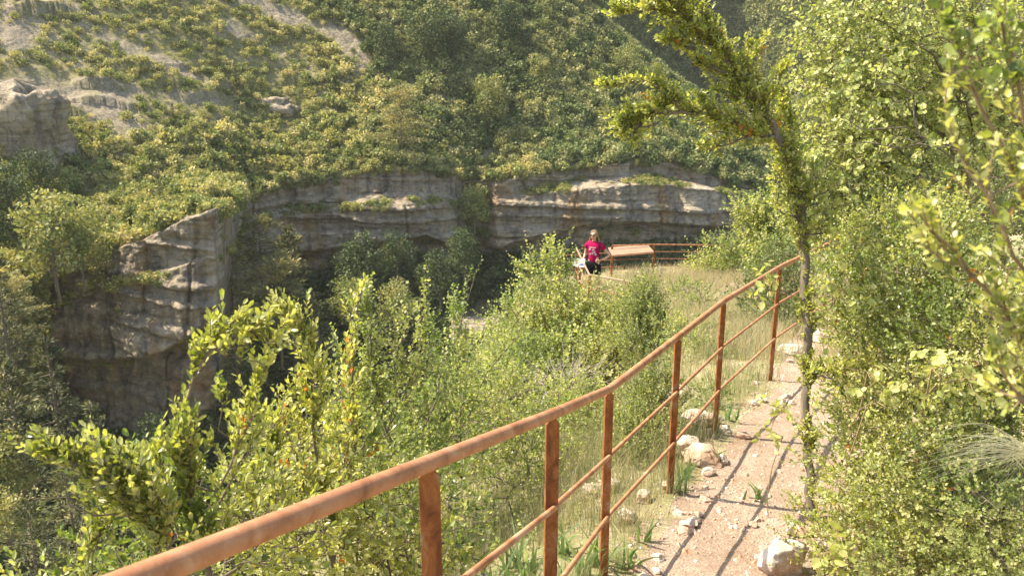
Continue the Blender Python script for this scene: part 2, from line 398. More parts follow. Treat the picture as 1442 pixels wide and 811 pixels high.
# ------------------------------------------------------------------ near terrain
SPN = np.array([(-1.3, -2.5, -1.2), (-.95, -.4, -1.45), (-.2, 1.96, -2.15), (.15, 3.04, -2.50), (.51, 4.36, -2.95), (1.04, 5.46, -3.05), (1.62, 6.7, -3.18),
                (2.55, 8.4, -3.42), (3.9, 12.2, -4.2), (4.7, 17, -5.2), (4.5, 21.5, -6.05), (4.6, 26, -6.9), (4.8, 31, -7.5)])
def near_z(x, y, raw=False):
    x = np.asarray(x, float); y = np.asarray(y, float)
    a = SPN[:-1]; b = SPN[1:]
    best = np.full(x.shape, 1e9); w = np.zeros(x.shape); zb = np.zeros(x.shape)
    for i in range(len(a)):
        e = b[i, :2]-a[i, :2]; L2 = e@e
        t = ((x-a[i, 0])*e[0]+(y-a[i, 1])*e[1])/L2; tc = np.clip(t, 0, 1)
        dx = x-(a[i, 0]+tc*e[0]); dy = y-(a[i, 1]+tc*e[1]); d = np.hypot(dx, dy)
        sgn = np.where(e[0]*(y-a[i, 1])-e[1]*(x-a[i, 0]) > 0, -1, 1)
        m = d < best; best = np.where(m, d, best); w = np.where(m, d*sgn, w); zb = np.where(m, a[i, 2]+tc*(b[i, 2]-a[i, 2]), zb)
    # weighted smoothing of base height along y keeps it continuous off the spine
    wl = np.interp(y, [0, 9, 12, 16, 20, 27, 31], [.35, .45, 1.3, 2.6, 3.6, 4.2, 3.5])
    W_ = -np.minimum(w, 0); Rr = np.maximum(w, 0)
    inner = np.minimum(W_, wl)*.12
    m1 = np.clip(W_-wl, 0, 3.6)*np.interp(y, [0, 9, 14, 20], [.48, .6, 1.6, 2.6]); m2 = np.clip(W_-wl-3.6, 0, None)*1.7
    pw = np.interp(y, [0, 9, 12, 30], [1.45, 1.3, 1.6, 2.5])
    rise = np.minimum(Rr, pw)*.03 + np.clip(Rr-pw, 0, 8)*np.interp(y, [0, 9, 14, 30], [.45, .42, .22, .12])
    z = zb - inner - m1 - m2 + rise - np.clip(y-26.9, 0, None)*1.6
    amp = np.where((w > .1) & (w < pw), .018, .06)
    z = z + amp*fbm(x*1.7, y*1.7, 0, 4) + np.where((w < 0) | (w > pw), 1, .3)*.02*fbm(x*9, y*9, 3, 3)
    return (z, w, pw) if raw else z
def gz(x, y): return float(near_z(np.array([x]), np.array([y]))[0])

def xy_at(px, py):
    d = np.linspace(1.5, 30, 1200); p = W(np.full(1200, px), np.full(1200, py), d); z = near_z(p[:, 0], p[:, 1]); k = np.where(p[:, 2] < z)[0]
    return p[k[0] if len(k) else -1]

def axis(parts):
    o = []
    for a, b, s in parts: o.append(np.arange(a, b, s))
    return np.concatenate(o)
gx = np.concatenate([-np.geomspace(170, 6, 60)[:-1], axis([(-6, -1, .12), (-1, 6, .045), (6, 14, .2)]), np.geomspace(14, 70, 20)])
gy = np.concatenate([axis([(-3, 1.5, .15), (1.5, 10, .045), (10, 34, .16)]), np.geomspace(34, 95, 30)])
GX, GY = np.meshgrid(gx, gy, indexing='ij')
GZ, GW, GP = near_z(GX, GY, True)
GZ = np.maximum(GZ, -112)
q = grid_tris(len(gx), len(gy))
V = np.stack([GX, GY, GZ], -1).reshape(-1, 3)
wq = (GW + .16*fbm(GX*1.3, GY*1.3, 8, 3) + .05*fbm(GX*7, GY*7, 2, 2)).ravel()[q].mean(1); yq = GY.ravel()[q].mean(1); pq = GP.ravel()[q].mean(1)
onp = (wq > .12) & (wq < pq) & (yq < 26.4)
def sub(V, q, name, mat, tint=None):
    u, inv = np.unique(q, return_inverse=True)
    return npmesh(name, V[u], inv.reshape(q.shape), mat, None if tint is None else tint[u], True)
tag(obj('path', sub(V, q[onp], 'path', M['path'])), 'narrow pinkish stony footpath beside the rusty railing', 'path', kind='structure')
tag(obj('ground', sub(V, q[~onp], 'ground', M['ground'])), 'dry grassy soil slope around the footpath', 'ground', kind='structure')

# ------------------------------------------------------------------ far side of the gorge: cliffs and hillside
def solve_y(py, yb, zb, s):
    k = (SP+(py-CY)/F*CP)/(CP-(py-CY)/F*SP)
    return (s*yb - zb)/(k+s)
# px, top(py,d), mid py, bench(py,dy), lip(py,dy), inner dy, base(py,dy), foot py, | bench above (py,d), mid(py,d), upper(py,d), top(py,d)
COL = [
 (-260, (430, 112), 440, (446, -1), (500, -1), 1, (560, 1), 700, (330, 135), (150, 170), (0, 195), (-250, 240)),
 (0,    (420, 130), 432, (440, -1), (500, -1), 1, (590, 1), 740, (320, 152), (150, 186), (0, 210), (-250, 262)),
 (70,   (408, 153), 425, (432, -1), (488, -1), 2, (600, 2), 750, (310, 160), (150, 193), (0, 217), (-250, 268)),
 (110,  (378, 151.5), 405, (410, -1.5), (500, -3), 1.5, (620, 0), 760, (300, 168), (150, 197), (0, 221), (-250, 272)),
 (150,  (352, 149), 392, (398, -2.5), (506, -5), 1.5, (628, -1), 765, (290, 173), (150, 200), (0, 225), (-250, 276)),
 (215,  (335, 144), 385, (392, -2.5), (498, -5.5), 1.5, (628, -1.5), 765, (275, 180), (150, 206), (0, 230), (-250, 281)),
 (255,  (312, 141), 372, (378, -2), (478, -4), 1.5, (622, -1), 760, (268, 187), (150, 211), (0, 234), (-250, 285)),
 (303,  (297, 139), 360, (366, -1), (448, -1), 3, (610, 3), 750, (262, 190), (148, 215), (0, 240), (-250, 290)),
 (317,  (292, 148), 350, (356, 0), (440, 0), 2, (600, 3), 740, (260, 200), (147, 220), (0, 242), (-250, 292)),
 (328,  (290, 162), 335, (341, 0), (425, 0), 2, (520, 3), 690, (261, 202), (146, 222), (0, 244), (-250, 294)),
 (345,  (284, 200), 308, (314, -1), (395, -1), 2, (436, 2), 560, (260, 206), (145, 226), (0, 248), (-250, 298)),
 (400,  (258, 210), 290, (298, -3), (355, -3), 0, (400, -1), 540, (245, 212), (135, 232), (0, 252), (-250, 302)),
 (480,  (252, 215), 285, (296, -5), (345, -4), -2, (385, -2), 510, (238, 218), (125, 238), (0, 257), (-250, 306)),
 (530,  (236, 216), 268, (290, -6), (338, -7), -2, (375, -4), 500, (222, 219), (120, 241), (0, 259), (-250, 308)),
 (600,  (236, 218), 270, (284, -4), (330, -6), 0, (372, -3), 480, (222, 223), (115, 244), (0, 261), (-250, 311)),
 (640,  (246, 222), 276, (286, -3), (345, -3), 1, (375, 0), 470, (228, 228), (110, 247), (0, 263), (-250, 313)),
 (656,  (258, 230), 285, (300, -2), (345, -2), 1, (370, 0), 470, (235, 240), (110, 250), (0, 264), (-250, 314)),
 (684,  (256, 231), 285, (300, -2), (345, -2), 1, (375, 0), 470, (235, 241), (110, 252), (0, 266), (-250, 316)),
 (700,  (262, 228), 282, (292, -2), (350, -4), 2, (372, 0), 460, (235, 238), (110, 253), (0, 267), (-250, 318)),
 (760,  (242, 232), 262, (274, -4), (328, -6), 0, (362, -2), 450, (215, 240), (110, 257), (0, 272), (-250, 325)),
 (830,  (234, 236), 252, (266, -8), (316, -9), -5, (356, -5), 440, (205, 245), (112, 262), (22, 276), (12, 285)),
 (900,  (228, 240), 246, (260, -9), (312, -10), -6, (352, -6), 435, (195, 250), (135, 265), (92, 276), (86, 286)),
 (970,  (240, 243), 254, (262, -9), (314, -10), -6, (352, -6), 435, (205, 251), (165, 264), (140, 273), (136, 282)),
 (1040, (262, 246), 268, (276, -6), (322, -7), -4, (354, -3), 435, (232, 252), (205, 262), (190, 268), (186, 275)),
 (1070, (270, 252), 278, (288, -4), (330, -5), -2, (356, -2), 435, (255, 256), (240, 262), (228, 267), (224, 274)),
 (1105, (300, 262), 305, (312, -3), (340, -3), -1, (362, -1), 440, (290, 266), (280, 270), (272, 274), (270, 280)),
 (1200, (330, 285), 334, (340, -3), (360, -3), -1, (380, -1), 450, (322, 288), (314, 292), (306, 296), (304, 300)),
 (1330, (360, 320), 364, (370, -3), (390, -3), -1, (410, -1), 470, (352, 323), (344, 326), (336, 330), (334, 334)),
]
def col_rows(c):
    px, top, mid, bench, lip, inn, base, foot, b1, b2, b3, b4 = c
    pt = W(px, top[0], top[1]); yt = pt[1]
    def at(py, y):
        k = (py-CY)/F; d = y/(CP-k*SP); return (py, d)
    rows = [at(mid, yt-.6), at(bench[0], yt+bench[1]), at(lip[0], yt+lip[1]), at(lip[0]+6, yt+inn), at(base[0], yt+base[1])]
    pb = W(px, *rows[-1])
    for py in (foot, foot+130, 1150): rows.append(at(py, solve_y(py, pb[1], pb[2], .72)))
    up = rows[::-1] + [top, b1, b2, b3, b4]
    back = (b4[0]+50, b4[1]+90)
    return up + [back]
NR = 14
ctrl = np.array([col_rows(c) for c in COL])            # ncol x 14 x 2
cpx = np.array([c[0] for c in COL], float)
nu = 760
upx = np.linspace(-260, 1330, nu)
D_ = np.stack([[np.interp(upx, cpx, ctrl[:, r, k]) for r in range(NR)] for k in (0, 1)], -1).transpose(1, 0, 2)  # nu x 14 x 2
def usm(row, wpx):
    k = int(wpx/(upx[1]-upx[0])); w_ = np.hanning(2*k+3); w_ /= w_.sum()
    for c_ in (0, 1):
        a_ = D_[:, row, c_]; D_[:, row, c_] = np.convolve(np.pad(a_, k+1, mode='edge'), w_, 'valid')
usm(9, 60); usm(10, 70); usm(11, 90); usm(12, 60)
# rows:0 floor 1 foot2 2 foot 3 base 4 inner 5 lip 6 bench 7 mid 8 top 9..12 slopes 13 back
nseg = [8, 16, 34, 34, 8, 44, 14, 26, 30, 60, 60, 40, 8]
rowpos = np.concatenate([np.linspace(i, i+1, n, endpoint=False) for i, n in enumerate(nseg)] + [[13.0]])
nv = len(rowpos)
vi = np.clip(rowpos.astype(int), 0, NR-2); vf = rowpos-vi
G = D_[:, vi]*(1-vf)[None, :, None] + D_[:, vi+1]*vf[None, :, None]
FP = W(upx[:, None]*np.ones((1, nv)), G[..., 0], G[..., 1])
# soften the slope creases (not the cliff)
for it in range(6):
    s = (rowpos > 8.3) & (rowpos < 12.8) | (rowpos < 2.8) & (rowpos > .2)
    s[0] = s[-1] = False; ii = np.where(s)[0]
    FP[:, ii] = .5*FP[:, ii] + .25*(FP[:, ii-1]+FP[:, ii+1])
X, Y, Z = FP[..., 0], FP[..., 1], FP[..., 2]
cl = np.clip((rowpos-2.6)/.5, 0, 1)*np.clip((8.25-rowpos)/.5, 0, 1); cl = cl[None]*np.ones((nu, 1))
strata_z = Z + .06*X + 2.2*fbm(X/40, Y/40, Z/60, 2)
blk = fbm(X/9, Y/9, strata_z/14, 3)
stp = vnoise(0*X+3, 0*X, strata_z/1.5)*.55 + vnoise(X/30, Y/30, strata_z/.6)*.35
crk = -np.clip(.10-np.abs(fbm(X/7, Y/7, Z/40, 3)), 0, .1)*16
flute = fbm(X/3.2, Y/3.2, Z/22, 3)
dispc = 3.2*blk + .8*np.tanh(stp*5) + crk*.8 + .8*flute + .8*fbm(X/2.2, Y/2.2, strata_z/1.6, 3) + .5*fbm(X*.9, Y*.9, Z*1.3, 3)
# gullies run downslope on the hill
disps = .35*fbm(X/1.1, Y/1.3, Z/1.2, 2) + 1.6*fbm(X/14+Y/40, Y/60, 1, 4) + .5*fbm(X/3, Y/3, Z/3, 3)
ledge = np.clip(vnoise(X/18, Y/18, 4)*1.5, 0, 1)*np.clip(vnoise(0*X, 0*X+7, Z/3.2)*2, 0, 1)*1.2
DX, DY = .28, -.96
FP[..., 0] += cl*dispc*DX; FP[..., 1] += cl*dispc*DY
FP[..., 1] += (1-cl)*(-ledge)*(rowpos > 8)[None]; FP[..., 2] += (1-cl)*disps*np.clip((12.9-rowpos)/.5, 0, 1)[None]*np.where(rowpos < 1.5, .4, 1)[None]

def scree(px, py):
    """bare pale patches on the slope, measured on the photograph's bearings"""
    s = np.zeros(np.broadcast(px, py).shape)
    for (cx, cy, a, b, ang) in [(100, 130, 150, 26, 8), (200, 75, 120, 12, 25), (20, 40, 50, 45, 0), (165, 165, 60, 28, 20), (270, 140, 60, 14, 5), (400, 20, 110, 14, 22),
                                (500, 70, 70, 20, 40), (590, 125, 60, 20, 45), (340, 45, 50, 10, 25), (620, 150, 40, 16, 40), (480, 122, 30, 9, 0), (90, 10, 60, 12, 10),
                                (250, 335, 80, 8, -25), (690, 225, 40, 25, 0), (1055, 215, 22, 40, -30)]:
        r = math.radians(ang); u = ((px-cx)*math.cos(r)+(py-cy)*math.sin(r))/a; v = (-(px-cx)*math.sin(r)+(py-cy)*math.cos(r))/b
        s = np.maximum(s, np.clip(1.5-1.1*np.hypot(u, v), 0, 1))
    return s
hx, hy, _ = PX(FP)
sc_m = np.clip(scree(hx, hy)*1.2 + .9*fbm(X/5, Y/5, Z/5, 4) - .35, 0, 1)
for (cx_, cy_, hw_, A_) in [(140, 126, 42, 2.4), (245, 124, 40, 1.8), (335, 128, 55, 2.0), (480, 122, 35, 2.4), (60, 20, 60, 3.0), (150, 150, 60, 1.6), (290, 140, 60, 1.4), (420, 118, 40, 1.4), (220, 95, 80, 1.2), (90, 160, 40, 1.6)]:
    ln_ = cy_+6*fbm(hx/30, 0*hx+cx_, 0*hx, 3)+(hx-cx_)*.04
    t_ = (hy-ln_)/9; wx_ = np.clip(1.6-1.6*np.abs((hx-cx_)/hw_), 0, 1)
    FP[..., 2] += A_*wx_*np.clip(1+t_/2.4, 0, 1)*(t_ < 0)*(rowpos > 8.1)[None]
q = grid_tris(nu, nv); fv = q.reshape(nu-1, nv-1, 4)
rowmid = (rowpos[:-1]+rowpos[1:])/2
isrock = (rowmid > 2.9) & (rowmid < 8.12)
Vf = FP.reshape(-1, 3); tf = sc_m.ravel()
tag(obj('cliff', sub(Vf, fv[:, isrock].reshape(-1, 4), 'cliff', M['rock'])), 'long grey limestone cliff band with overhangs across the gorge', 'cliff', kind='structure')
tag(obj('hillside', sub(Vf, fv[:, rowmid >= 8.12].reshape(-1, 4), 'hillside', M['hill'], tf)), 'steep scrubby hillside above the cliff', 'hillside', kind='structure')
tag(obj('gorge_slope', sub(Vf, fv[:, rowmid <= 2.9].reshape(-1, 4), 'gorge_slope', M['hill'], tf*0)), 'shaded wooded slope at the foot of the cliff', 'slope', kind='structure')

# more distant hill beyond the ridge
hp = np.linspace(640, 1620, 220); hr = np.linspace(0, 1, 90)
hd0 = np.interp(hp, [640, 800, 980, 1300, 1620], [330, 350, 440, 350, 300])
HP = W(hp[:, None]*np.ones((1, 90)), 420-720*hr[None]*np.ones((220, 1)), hd0[:, None]*(1+.42*hr[None]**.8))
HP[..., 2] += 5*fbm(HP[..., 0]/40, HP[..., 1]/50, 0, 4); HP[..., 1] += 9*fbm(HP[..., 0]/50, 3, HP[..., 2]/50, 3)
tag(obj('distant_hill', npmesh('distant_hill', HP.reshape(-1, 3), grid_tris(220, 90), M['floor'], np.zeros(220*90), True)), 'farther wooded hill beyond the ridge', 'hill', kind='structure')

# ------------------------------------------------------------------ far vegetation prototypes (leaf clumps)
def clumpy(rg, lobes, n, size, lod_w=1.2):
    """lobes: (cx,cy,cz,r) ; leaf-clump faces spread through the lobes' volume, denser near their skin"""
    Ls = np.array(lobes); pr = Ls[:, 3]**2; pr = pr/pr.sum(); k = rg.choice(len(Ls), n, p=pr)
    u = unit(rg.normal(size=(n, 3))); rr = rg.random(n)**(1/3.5)
    f = 1+.35*fbm(u[:, 0]*2.3+k, u[:, 1]*2.3, u[:, 2]*2.3, 2)*1.6; f = np.minimum(f, 1.12)
    p = Ls[k, :3] + u*(Ls[k, 3]*rr*f)[:, None]
    d = unit(rg.normal(size=(n, 3)) + np.array([0, 0, .3])); nn = unit(u + rg.normal(size=(n, 3))*.45 + np.array([0, 0, .3]))
    return leaves(p, d, nn, size*rg.uniform(.6, 1.5, n), np.clip(rg.normal(.5, .16, n) + (rg.random(len(Ls))*.24-.12)[k], 0, 1), 1, lod_w)
def shrub_arrays(seed, r=1.0, n=240, size=.30, tall=1.0):
    rg = np.random.default_rng(seed); m = rg.integers(3, 6)
    lobes = [(rg.normal(0, .42*r), rg.normal(0, .42*r), r*(.45+.35*rg.random())*tall, r*rg.uniform(.42, .72)) for _ in range(m)]
    if tall > 1.2: lobes += [(0, 0, r*.75, r*.6), (0, 0, r*1.2, r*.55)] + [(rg.normal(0, .25), rg.normal(0, .25), r*tall*rg.uniform(.8, 1.0), r*rg.uniform(.4, .55)) for _ in range(2)]
    return clumpy(rg, lobes, n, size)
PR = [shrub_arrays(100+i) for i in range(10)]
PRT = [shrub_arrays(200+i, 1.0, 420, .28, 1.5) for i in range(8)]
def bake(name, protos, P, S, RZ, tshift, mat, sub_n=None):
    parts = []
    for i in range(len(P)):
        v, t, a = protos[i % len(protos)]
        if sub_n is not None and sub_n[i] < 1:
            m = int(len(t)//2*sub_n[i]); v = v[:m*4]; t = t[:m*2]; a = a[:m*4]
        c, s_ = math.cos(RZ[i]), math.sin(RZ[i]); Rm = np.array([[c, s_, 0], [-s_, c, 0], [0, 0, 1]])
        parts.append((v@Rm*S[i] + P[i], t, np.clip(a+tshift[i], 0, 1)))
    v, t, a = merge(parts)
    return npmesh(name, v, t, mat, a)

def sample_grid(rg, rows, n, Q=None):
    """points on the far grid, uniform in area"""
    jj = np.where(rows)[0]; jj = jj[jj < nv-1]
    A = FP[:-1, :-1][:, jj]; B = FP[1:, :-1][:, jj]; Cc = FP[:-1, 1:][:, jj]
    ar = np.linalg.norm(np.cross(B-A, Cc-A), axis=-1); p = ar.ravel()/ar.sum()
    k = rg.choice(ar.size, n, p=p); i, j = np.unravel_index(k, ar.shape)
    a, b = rg.random((2, n, 1))
    P = A[i, j] + (B[i, j]-A[i, j])*a + (Cc[i, j]-A[i, j])*b
    return P, rowpos[jj[j]]
def thin(P, r):
    """poisson-like thinning in plan, keeps first come"""
    cell = {}; keep = []
    for i, p in enumerate(P):
        c = (int(p[0]//r[i]), int(p[1]//r[i])); ok = True
        for dx in (-1, 0, 1):
            for dy in (-1, 0, 1):
                for kq in cell.get((c[0]+dx, c[1]+dy), ()):
                    if (P[kq, 0]-p[0])**2+(P[kq, 1]-p[1])**2 < r[i]**2: ok = False
        if ok: cell.setdefault(c, []).append(i); keep.append(i)
    return np.array(keep)
rg = np.random.default_rng(77)
P, rp = sample_grid(rg, rowpos > 8.02, 60000)
ppx, ppy, pd = PX(P)
vis = (ppx > -60) & (ppx < 1150) & (ppy > -60) & (ppy < 460) & (rp < 12.3)
P, rp, ppx, ppy, pd = P[vis], rp[vis], ppx[vis], ppy[vis], pd[vis]
scm = scree(ppx, ppy); nz = fbm(P[:, 0]/12, P[:, 1]/12, 5, 3)
# wooded share: denser and darker towards the upper middle and the ridge
wood = np.clip((ppx-430+.9*(110-ppy))/220, 0, 1)*np.clip((260-ppy)/60, 0, 1)
wood = np.maximum(wood, np.clip((ppx-850)/60, 0, 1))
wood = np.maximum(wood, np.clip(1.3-np.hypot((ppx-570)/60, (ppy-190)/60), 0, 1))
keepp = np.clip(1.1-.95*scm - .05*((ppx < 540) & (ppy < 190)) + .5*nz - .18*(ppx < 420)*(ppy < 150) + .3*wood, .0, 1)
kp = rg.random(len(P)) < keepp
P, rp, ppx, ppy, pd, wood, nz = P[kp], rp[kp], ppx[kp], ppy[kp], pd[kp], wood[kp], nz[kp]
size = np.where(rg.random(len(P)) < .25+.5*wood, rg.uniform(1.5, 2.6, len(P)), rg.uniform(.45, 1.3, len(P)))
size *= np.where((ppx < 460) & (ppy < 180), .58, .92)
kk = thin(P, size*np.where((ppy < 175) & (ppx < 560), 1.3, 1.0))
P, rp, ppx, ppy, pd, wood, nz, size = [a[kk] for a in (P, rp, ppx, ppy, pd, wood, nz, size)]
app = size/pd
order = np.argsort(-app)
# the shrubs that show largest stand as things of their own, the rest as one mass of scrub
big = [i for i in order if 0 < ppx[i] < 1040 and 5 < ppy[i] < 330 and wood[i] < .75][:230]
bigset = set(big)
def place_word(px, py):
    if px < 330 and py > 250: return 'just above the left buttress of the cliff'
    if px < 70 and py > 120: return 'beside the small rock wall at the far left'
    if px < 300 and py < 150: return 'on the stony upper slope at the far left'
    if px < 300: return 'on the sunlit slope between the scree and the left buttress'
    if px < 520 and py < 150: return 'on the upper slope left of the pale scree gully'
    if px < 520 and py < 215: return 'on the green slope below the small grey outcrops'
    if px < 640 and py >= 180: return 'close above the recessed middle cliff'
    if px < 520: return 'along the rim of the recessed middle cliff'
    if px < 700 and py < 180: return 'beside the pale scree gully'
    if px < 700: return 'at the head of the gully between the two cliffs'
    if py > 190: return 'just above the right cliff band'
    if px < 860: return 'on the wooded slope below the ridge'
    return 'near the ridge end behind the arching branch'
pm = [npmesh('hillside_shrub', *PR[i][:2], M['scrub'], PR[i][2]) for i in range(10)]
pmt = [npmesh('hillside_tree', *PRT[i][:2], M['scrub'], PRT[i][2]) for i in range(8)]
for c_, i in enumerate(big):
    tall = size[i] > 1.9
    me = (pmt if tall else pm)[c_ % (8 if tall else 10)]
    nm = 'small_tree' if tall else 'shrub'
    o = bpy.data.objects.new(nm, me); o.location = P[i]-np.array([0, 0, .1]); s_ = size[i]*(.85 if tall else 1)
    o.scale = (s_*random.uniform(.9, 1.15), s_*random.uniform(.9, 1.15), s_*random.uniform(.85, 1.1)); o.rotation_euler = (0, 0, random.uniform(0, 6.28)); link(o)
    szw = 'tall bushy tree' if tall else ('broad green shrub' if size[i] > 1.3 else 'small rounded shrub')
    tag(o, szw+' '+place_word(ppx[i], ppy[i]), 'tree' if tall else 'shrub', ('bushy trees ' if tall else ('broad shrubs ' if size[i] > 1.3 else 'small shrubs '))+place_word(ppx[i], ppy[i]))
rest = np.array([i for i in range(len(P)) if i not in bigset])
mk = rest[wood[rest] < .45]; mw = rest[wood[rest] >= .45]
def dobake(idx, name, mat, label, protos, ts):
    o = obj(name, bake(name, protos, P[idx]-np.array([0, 0, .1]), size[idx], rg.uniform(0, 6.28, len(idx)), ts, mat, np.clip(size[idx]/1.6, .35, 1)))
    tag(o, label, 'scrub' if 'scrub' in name else 'trees', kind='stuff'); return o
dobake(mk, 'scrub', M['scrub'], 'low yellow-green scrub covering the sunlit far hillside', PR, rg.normal(.06, .24, len(mk)))
dobake(mw, 'woodland', M['forest'], 'dense darker woodland on the upper middle hillside', PR+PRT, rg.normal(.1+.2*nz[mw], .24))
print('hill shrubs', len(P), 'own', len(big))

hill_spots = P[rest[(rest % 61 == 0)]][:44]; hill_w = wood[rest[(rest % 61 == 0)]][:44]
# ledges, cliff foot and gorge slope: dark wood
P, rp = sample_grid(rg, (rowpos > .5) & (rowpos < 3.05), 9000)
ppx, ppy, pd = PX(P); v_ = (ppx > -80) & (ppx < 1180) & (ppy < 860)
P, rp, ppx, ppy, pd = [a[v_] for a in (P, rp, ppx, ppy, pd)]
bare = np.clip(1.4-np.hypot((ppx-685)/55, (ppy-452)/30), 0, 1)
kp = rg.random(len(P)) > bare*.95; P, rp, pd = P[kp], rp[kp], pd[kp]
size = rg.uniform(1.0, 3.0, len(P)); kk = thin(P, size*.72); P, size, rp = P[kk], size[kk], rp[kk]
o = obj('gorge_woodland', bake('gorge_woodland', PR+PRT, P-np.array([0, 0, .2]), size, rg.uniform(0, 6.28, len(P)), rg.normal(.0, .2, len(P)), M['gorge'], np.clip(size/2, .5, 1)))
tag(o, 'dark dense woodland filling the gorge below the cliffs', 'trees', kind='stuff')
# scrub on ledges of the cliff face (bench row, lip, rim)
parts_P = []; parts_S = []
for lo_, hi_, n_, s0, s1, pl, ph in [(6.0, 7.0, 700, .4, 1.1, 700, 1100), (3.9, 4.4, 130, .4, .9, 60, 640), (5.9, 6.3, 260, .4, 1.3, 60, 640), (7.7, 8.1, 750, .4, 1.2, 0, 1100), (4.8, 8, 170, .3, .7, 60, 1100), (3.0, 4.0, 200, .5, 1.2, 320, 1100), (3.0, 8.0, 900, .7, 1.9, 654, 688), (5.5, 8.0, 500, .7, 2.0, -200, 78), (3.0, 8.0, 900, .8, 2.2, -200, 62)]:
    Pq, rq = sample_grid(rg, (rowpos >= lo_) & (rowpos <= hi_), n_*3)
    a_, b_, c_ = PX(Pq); k_ = (a_ > pl) & (a_ < ph); Pq = Pq[k_][:n_]
    nn_ = fbm(Pq[:, 0]/9, Pq[:, 1]/9, Pq[:, 2]/9, 2); Pq = Pq[nn_ > -.12] if pl not in (654, -200) else Pq
    parts_P.append(Pq); parts_S.append(rg.uniform(s0, s1, len(Pq)))
P = np.concatenate(parts_P); size = np.concatenate(parts_S)
o = obj('ledge_scrub', bake('ledge_scrub', PR, P-np.array([0, .2, .35]), size, rg.uniform(0, 6.28, len(P)), rg.normal(-.05, .15, len(P)), M['scrub'], np.clip(size/1.4, .4, 1)))
tag(o, 'scrub clinging to ledges and rims of the grey cliff', 'scrub', kind='stuff')
# distant hill wood
k_ = rg.random((2, 30000)); iu = k_[0]*218; iv = k_[1]*88; i0 = iu.astype(int); j0 = iv.astype(int)
P = HP[i0, j0] + (HP[i0+1, j0]-HP[i0, j0])*(iu-i0)[:, None] + (HP[i0, j0+1]-HP[i0, j0])*(iv-j0)[:, None]
ppx, ppy, pd = PX(P); v_ = (ppx > 760) & (ppx < 1520) & (ppy > -60) & (ppy < 380); P = P[v_]
size = rg.uniform(2.2, 4.6, len(P)); kk = thin(P, size*.62); P, size = P[kk], size[kk]
o = obj('distant_woodland', bake('distant_woodland', PR+PRT, P-np.array([0, 0, .5]), size, rg.uniform(0, 6.28, len(P)), rg.normal(.08, .15, len(P)), M['forest'], np.full(len(P), .7)))
tag(o, 'blue-green forest on the distant hill beyond the ridge', 'trees', kind='stuff')

# ------------------------------------------------------------------ individual trees below and on the cliff
def conifer_arrays(seed, h=16, rw=3.2, n=46, top=.1, bare=.18):
    rg = np.random.default_rng(seed); pr = []; ch = [(np.array([[0, 0, 0], [.1, 0, h*.4], [.0, .1, h*.75], [0, 0, h]]), np.array([h*.016, h*.011, h*.006, .03]))]
    Ps, Ds, Ss, Ts = [], [], [], []
    for i in range(n):
        f = bare+(1-bare)*(i/n)**.9; z = h*f; r = rw*((1-f)**.75+top*.3)*rg.uniform(.6, 1.2); a = i*2.4+rg.normal(0, .3)
        el = rg.uniform(-.05, .35) if f < .8 else .6
        d = np.array([math.cos(a), math.sin(a), el]); tip = np.array([0, 0, z]) + d*r; tip[2] -= .04*r*r*.5
        midp = np.array([0, 0, z])+d*r*.55
        ch.append((np.array([[0, 0, z], midp, tip]), np.array([.07, .045, .015])))
        m = int(26+r*34)
        t = rg.uniform(.25, 1.05, m)**.8; p = np.array([0, 0, z])+d*(r*t)[:, None]; p[:, 2] -= .02*(r*t)**2
        sp = .34*r*(1.15-t*.7); off = rg.normal(size=(m, 3))*np.stack([sp, sp, np.full(m, .10)], -1)
        Ps.append(p+off); Ds.append(unit(np.tile(d, (m, 1))*1.0+unit(off)*.9+np.array([0, 0, .1]))); Ss.append(rg.uniform(.25, .6, m)); Ts.append(np.clip(rg.normal(.5, .16, m)+rg.normal(0, .1)+.25*(t-.6), 0, 1))  # tint rises along each branch: lit tips and shaded inside painted in
    Pn, Dn, Sn, Tn = map(np.concatenate, (Ps, Ds, Ss, Ts))
    nn = unit(np.array([0, 0, 1.0])+rg.normal(size=Pn.shape)*.5)
    return tubes(ch, 5), leaves(Pn, Dn, nn, Sn, Tn, 1, .55)
def decid_arrays(seed, h=8, n=1500, size=.3, wide=1.0):
    rg = np.random.default_rng(seed); ch = [(np.array([[0, 0, 0], [.1, .05, h*.3], [-.1, .1, h*.6], [0, 0, h*.85]]), np.array([h*.02, h*.015, h*.01, .03]))]; lobes = []
    for i in range(11):
        a = i*2.4; f = .35+.6*i/11; r = h*.27*wide*(1.15-f*.8)*rg.uniform(.7, 1.3)
        c = np.array([math.cos(a)*r, math.sin(a)*r, h*f]); lobes.append((*c, h*rg.uniform(.11, .19)*(.8+.2*wide)))
        ch.append((np.array([[0, 0, h*f*.7], c*[.5, .5, .9], c]), np.array([.08, .05, .02])))
    return tubes(ch, 5), clumpy(rg, lobes, n, size)
def far_tree(name, arr, mats, loc, sc, label, cat, group=None, rz=None):
    root = empty(name, loc, random.uniform(0, 6.28) if rz is None else rz); tag(root, label, cat, group); root.scale = (sc, sc, sc)
    obj('trunk', arr[0], root); obj('crown', arr[1], root); return root
def mk_pair(arr, leafm):
    (v, t), (lv, lt, la) = arr
    return npmesh('trunk', v, t, M['bark'], smooth=True), npmesh('crown', lv, lt, M[leafm], la)
CON = [mk_pair(conifer_arrays(s, 16, rw, n), 'firs') for s, rw, n in ((1, 3.6, 44), (2, 3.0, 40), (3, 4.4, 38))]
PIN = [mk_pair(conifer_arrays(s, 11, 4.2, 30, .9, .35), 'pine') for s in (7, 8)]
DEC = [mk_pair(decid_arrays(s, 8, 2800, .26, w), m) for s, w, m in ((11, 1.0, 'scrub'), (12, 1.3, 'scrub'), (13, 1.1, 'gorge'))]
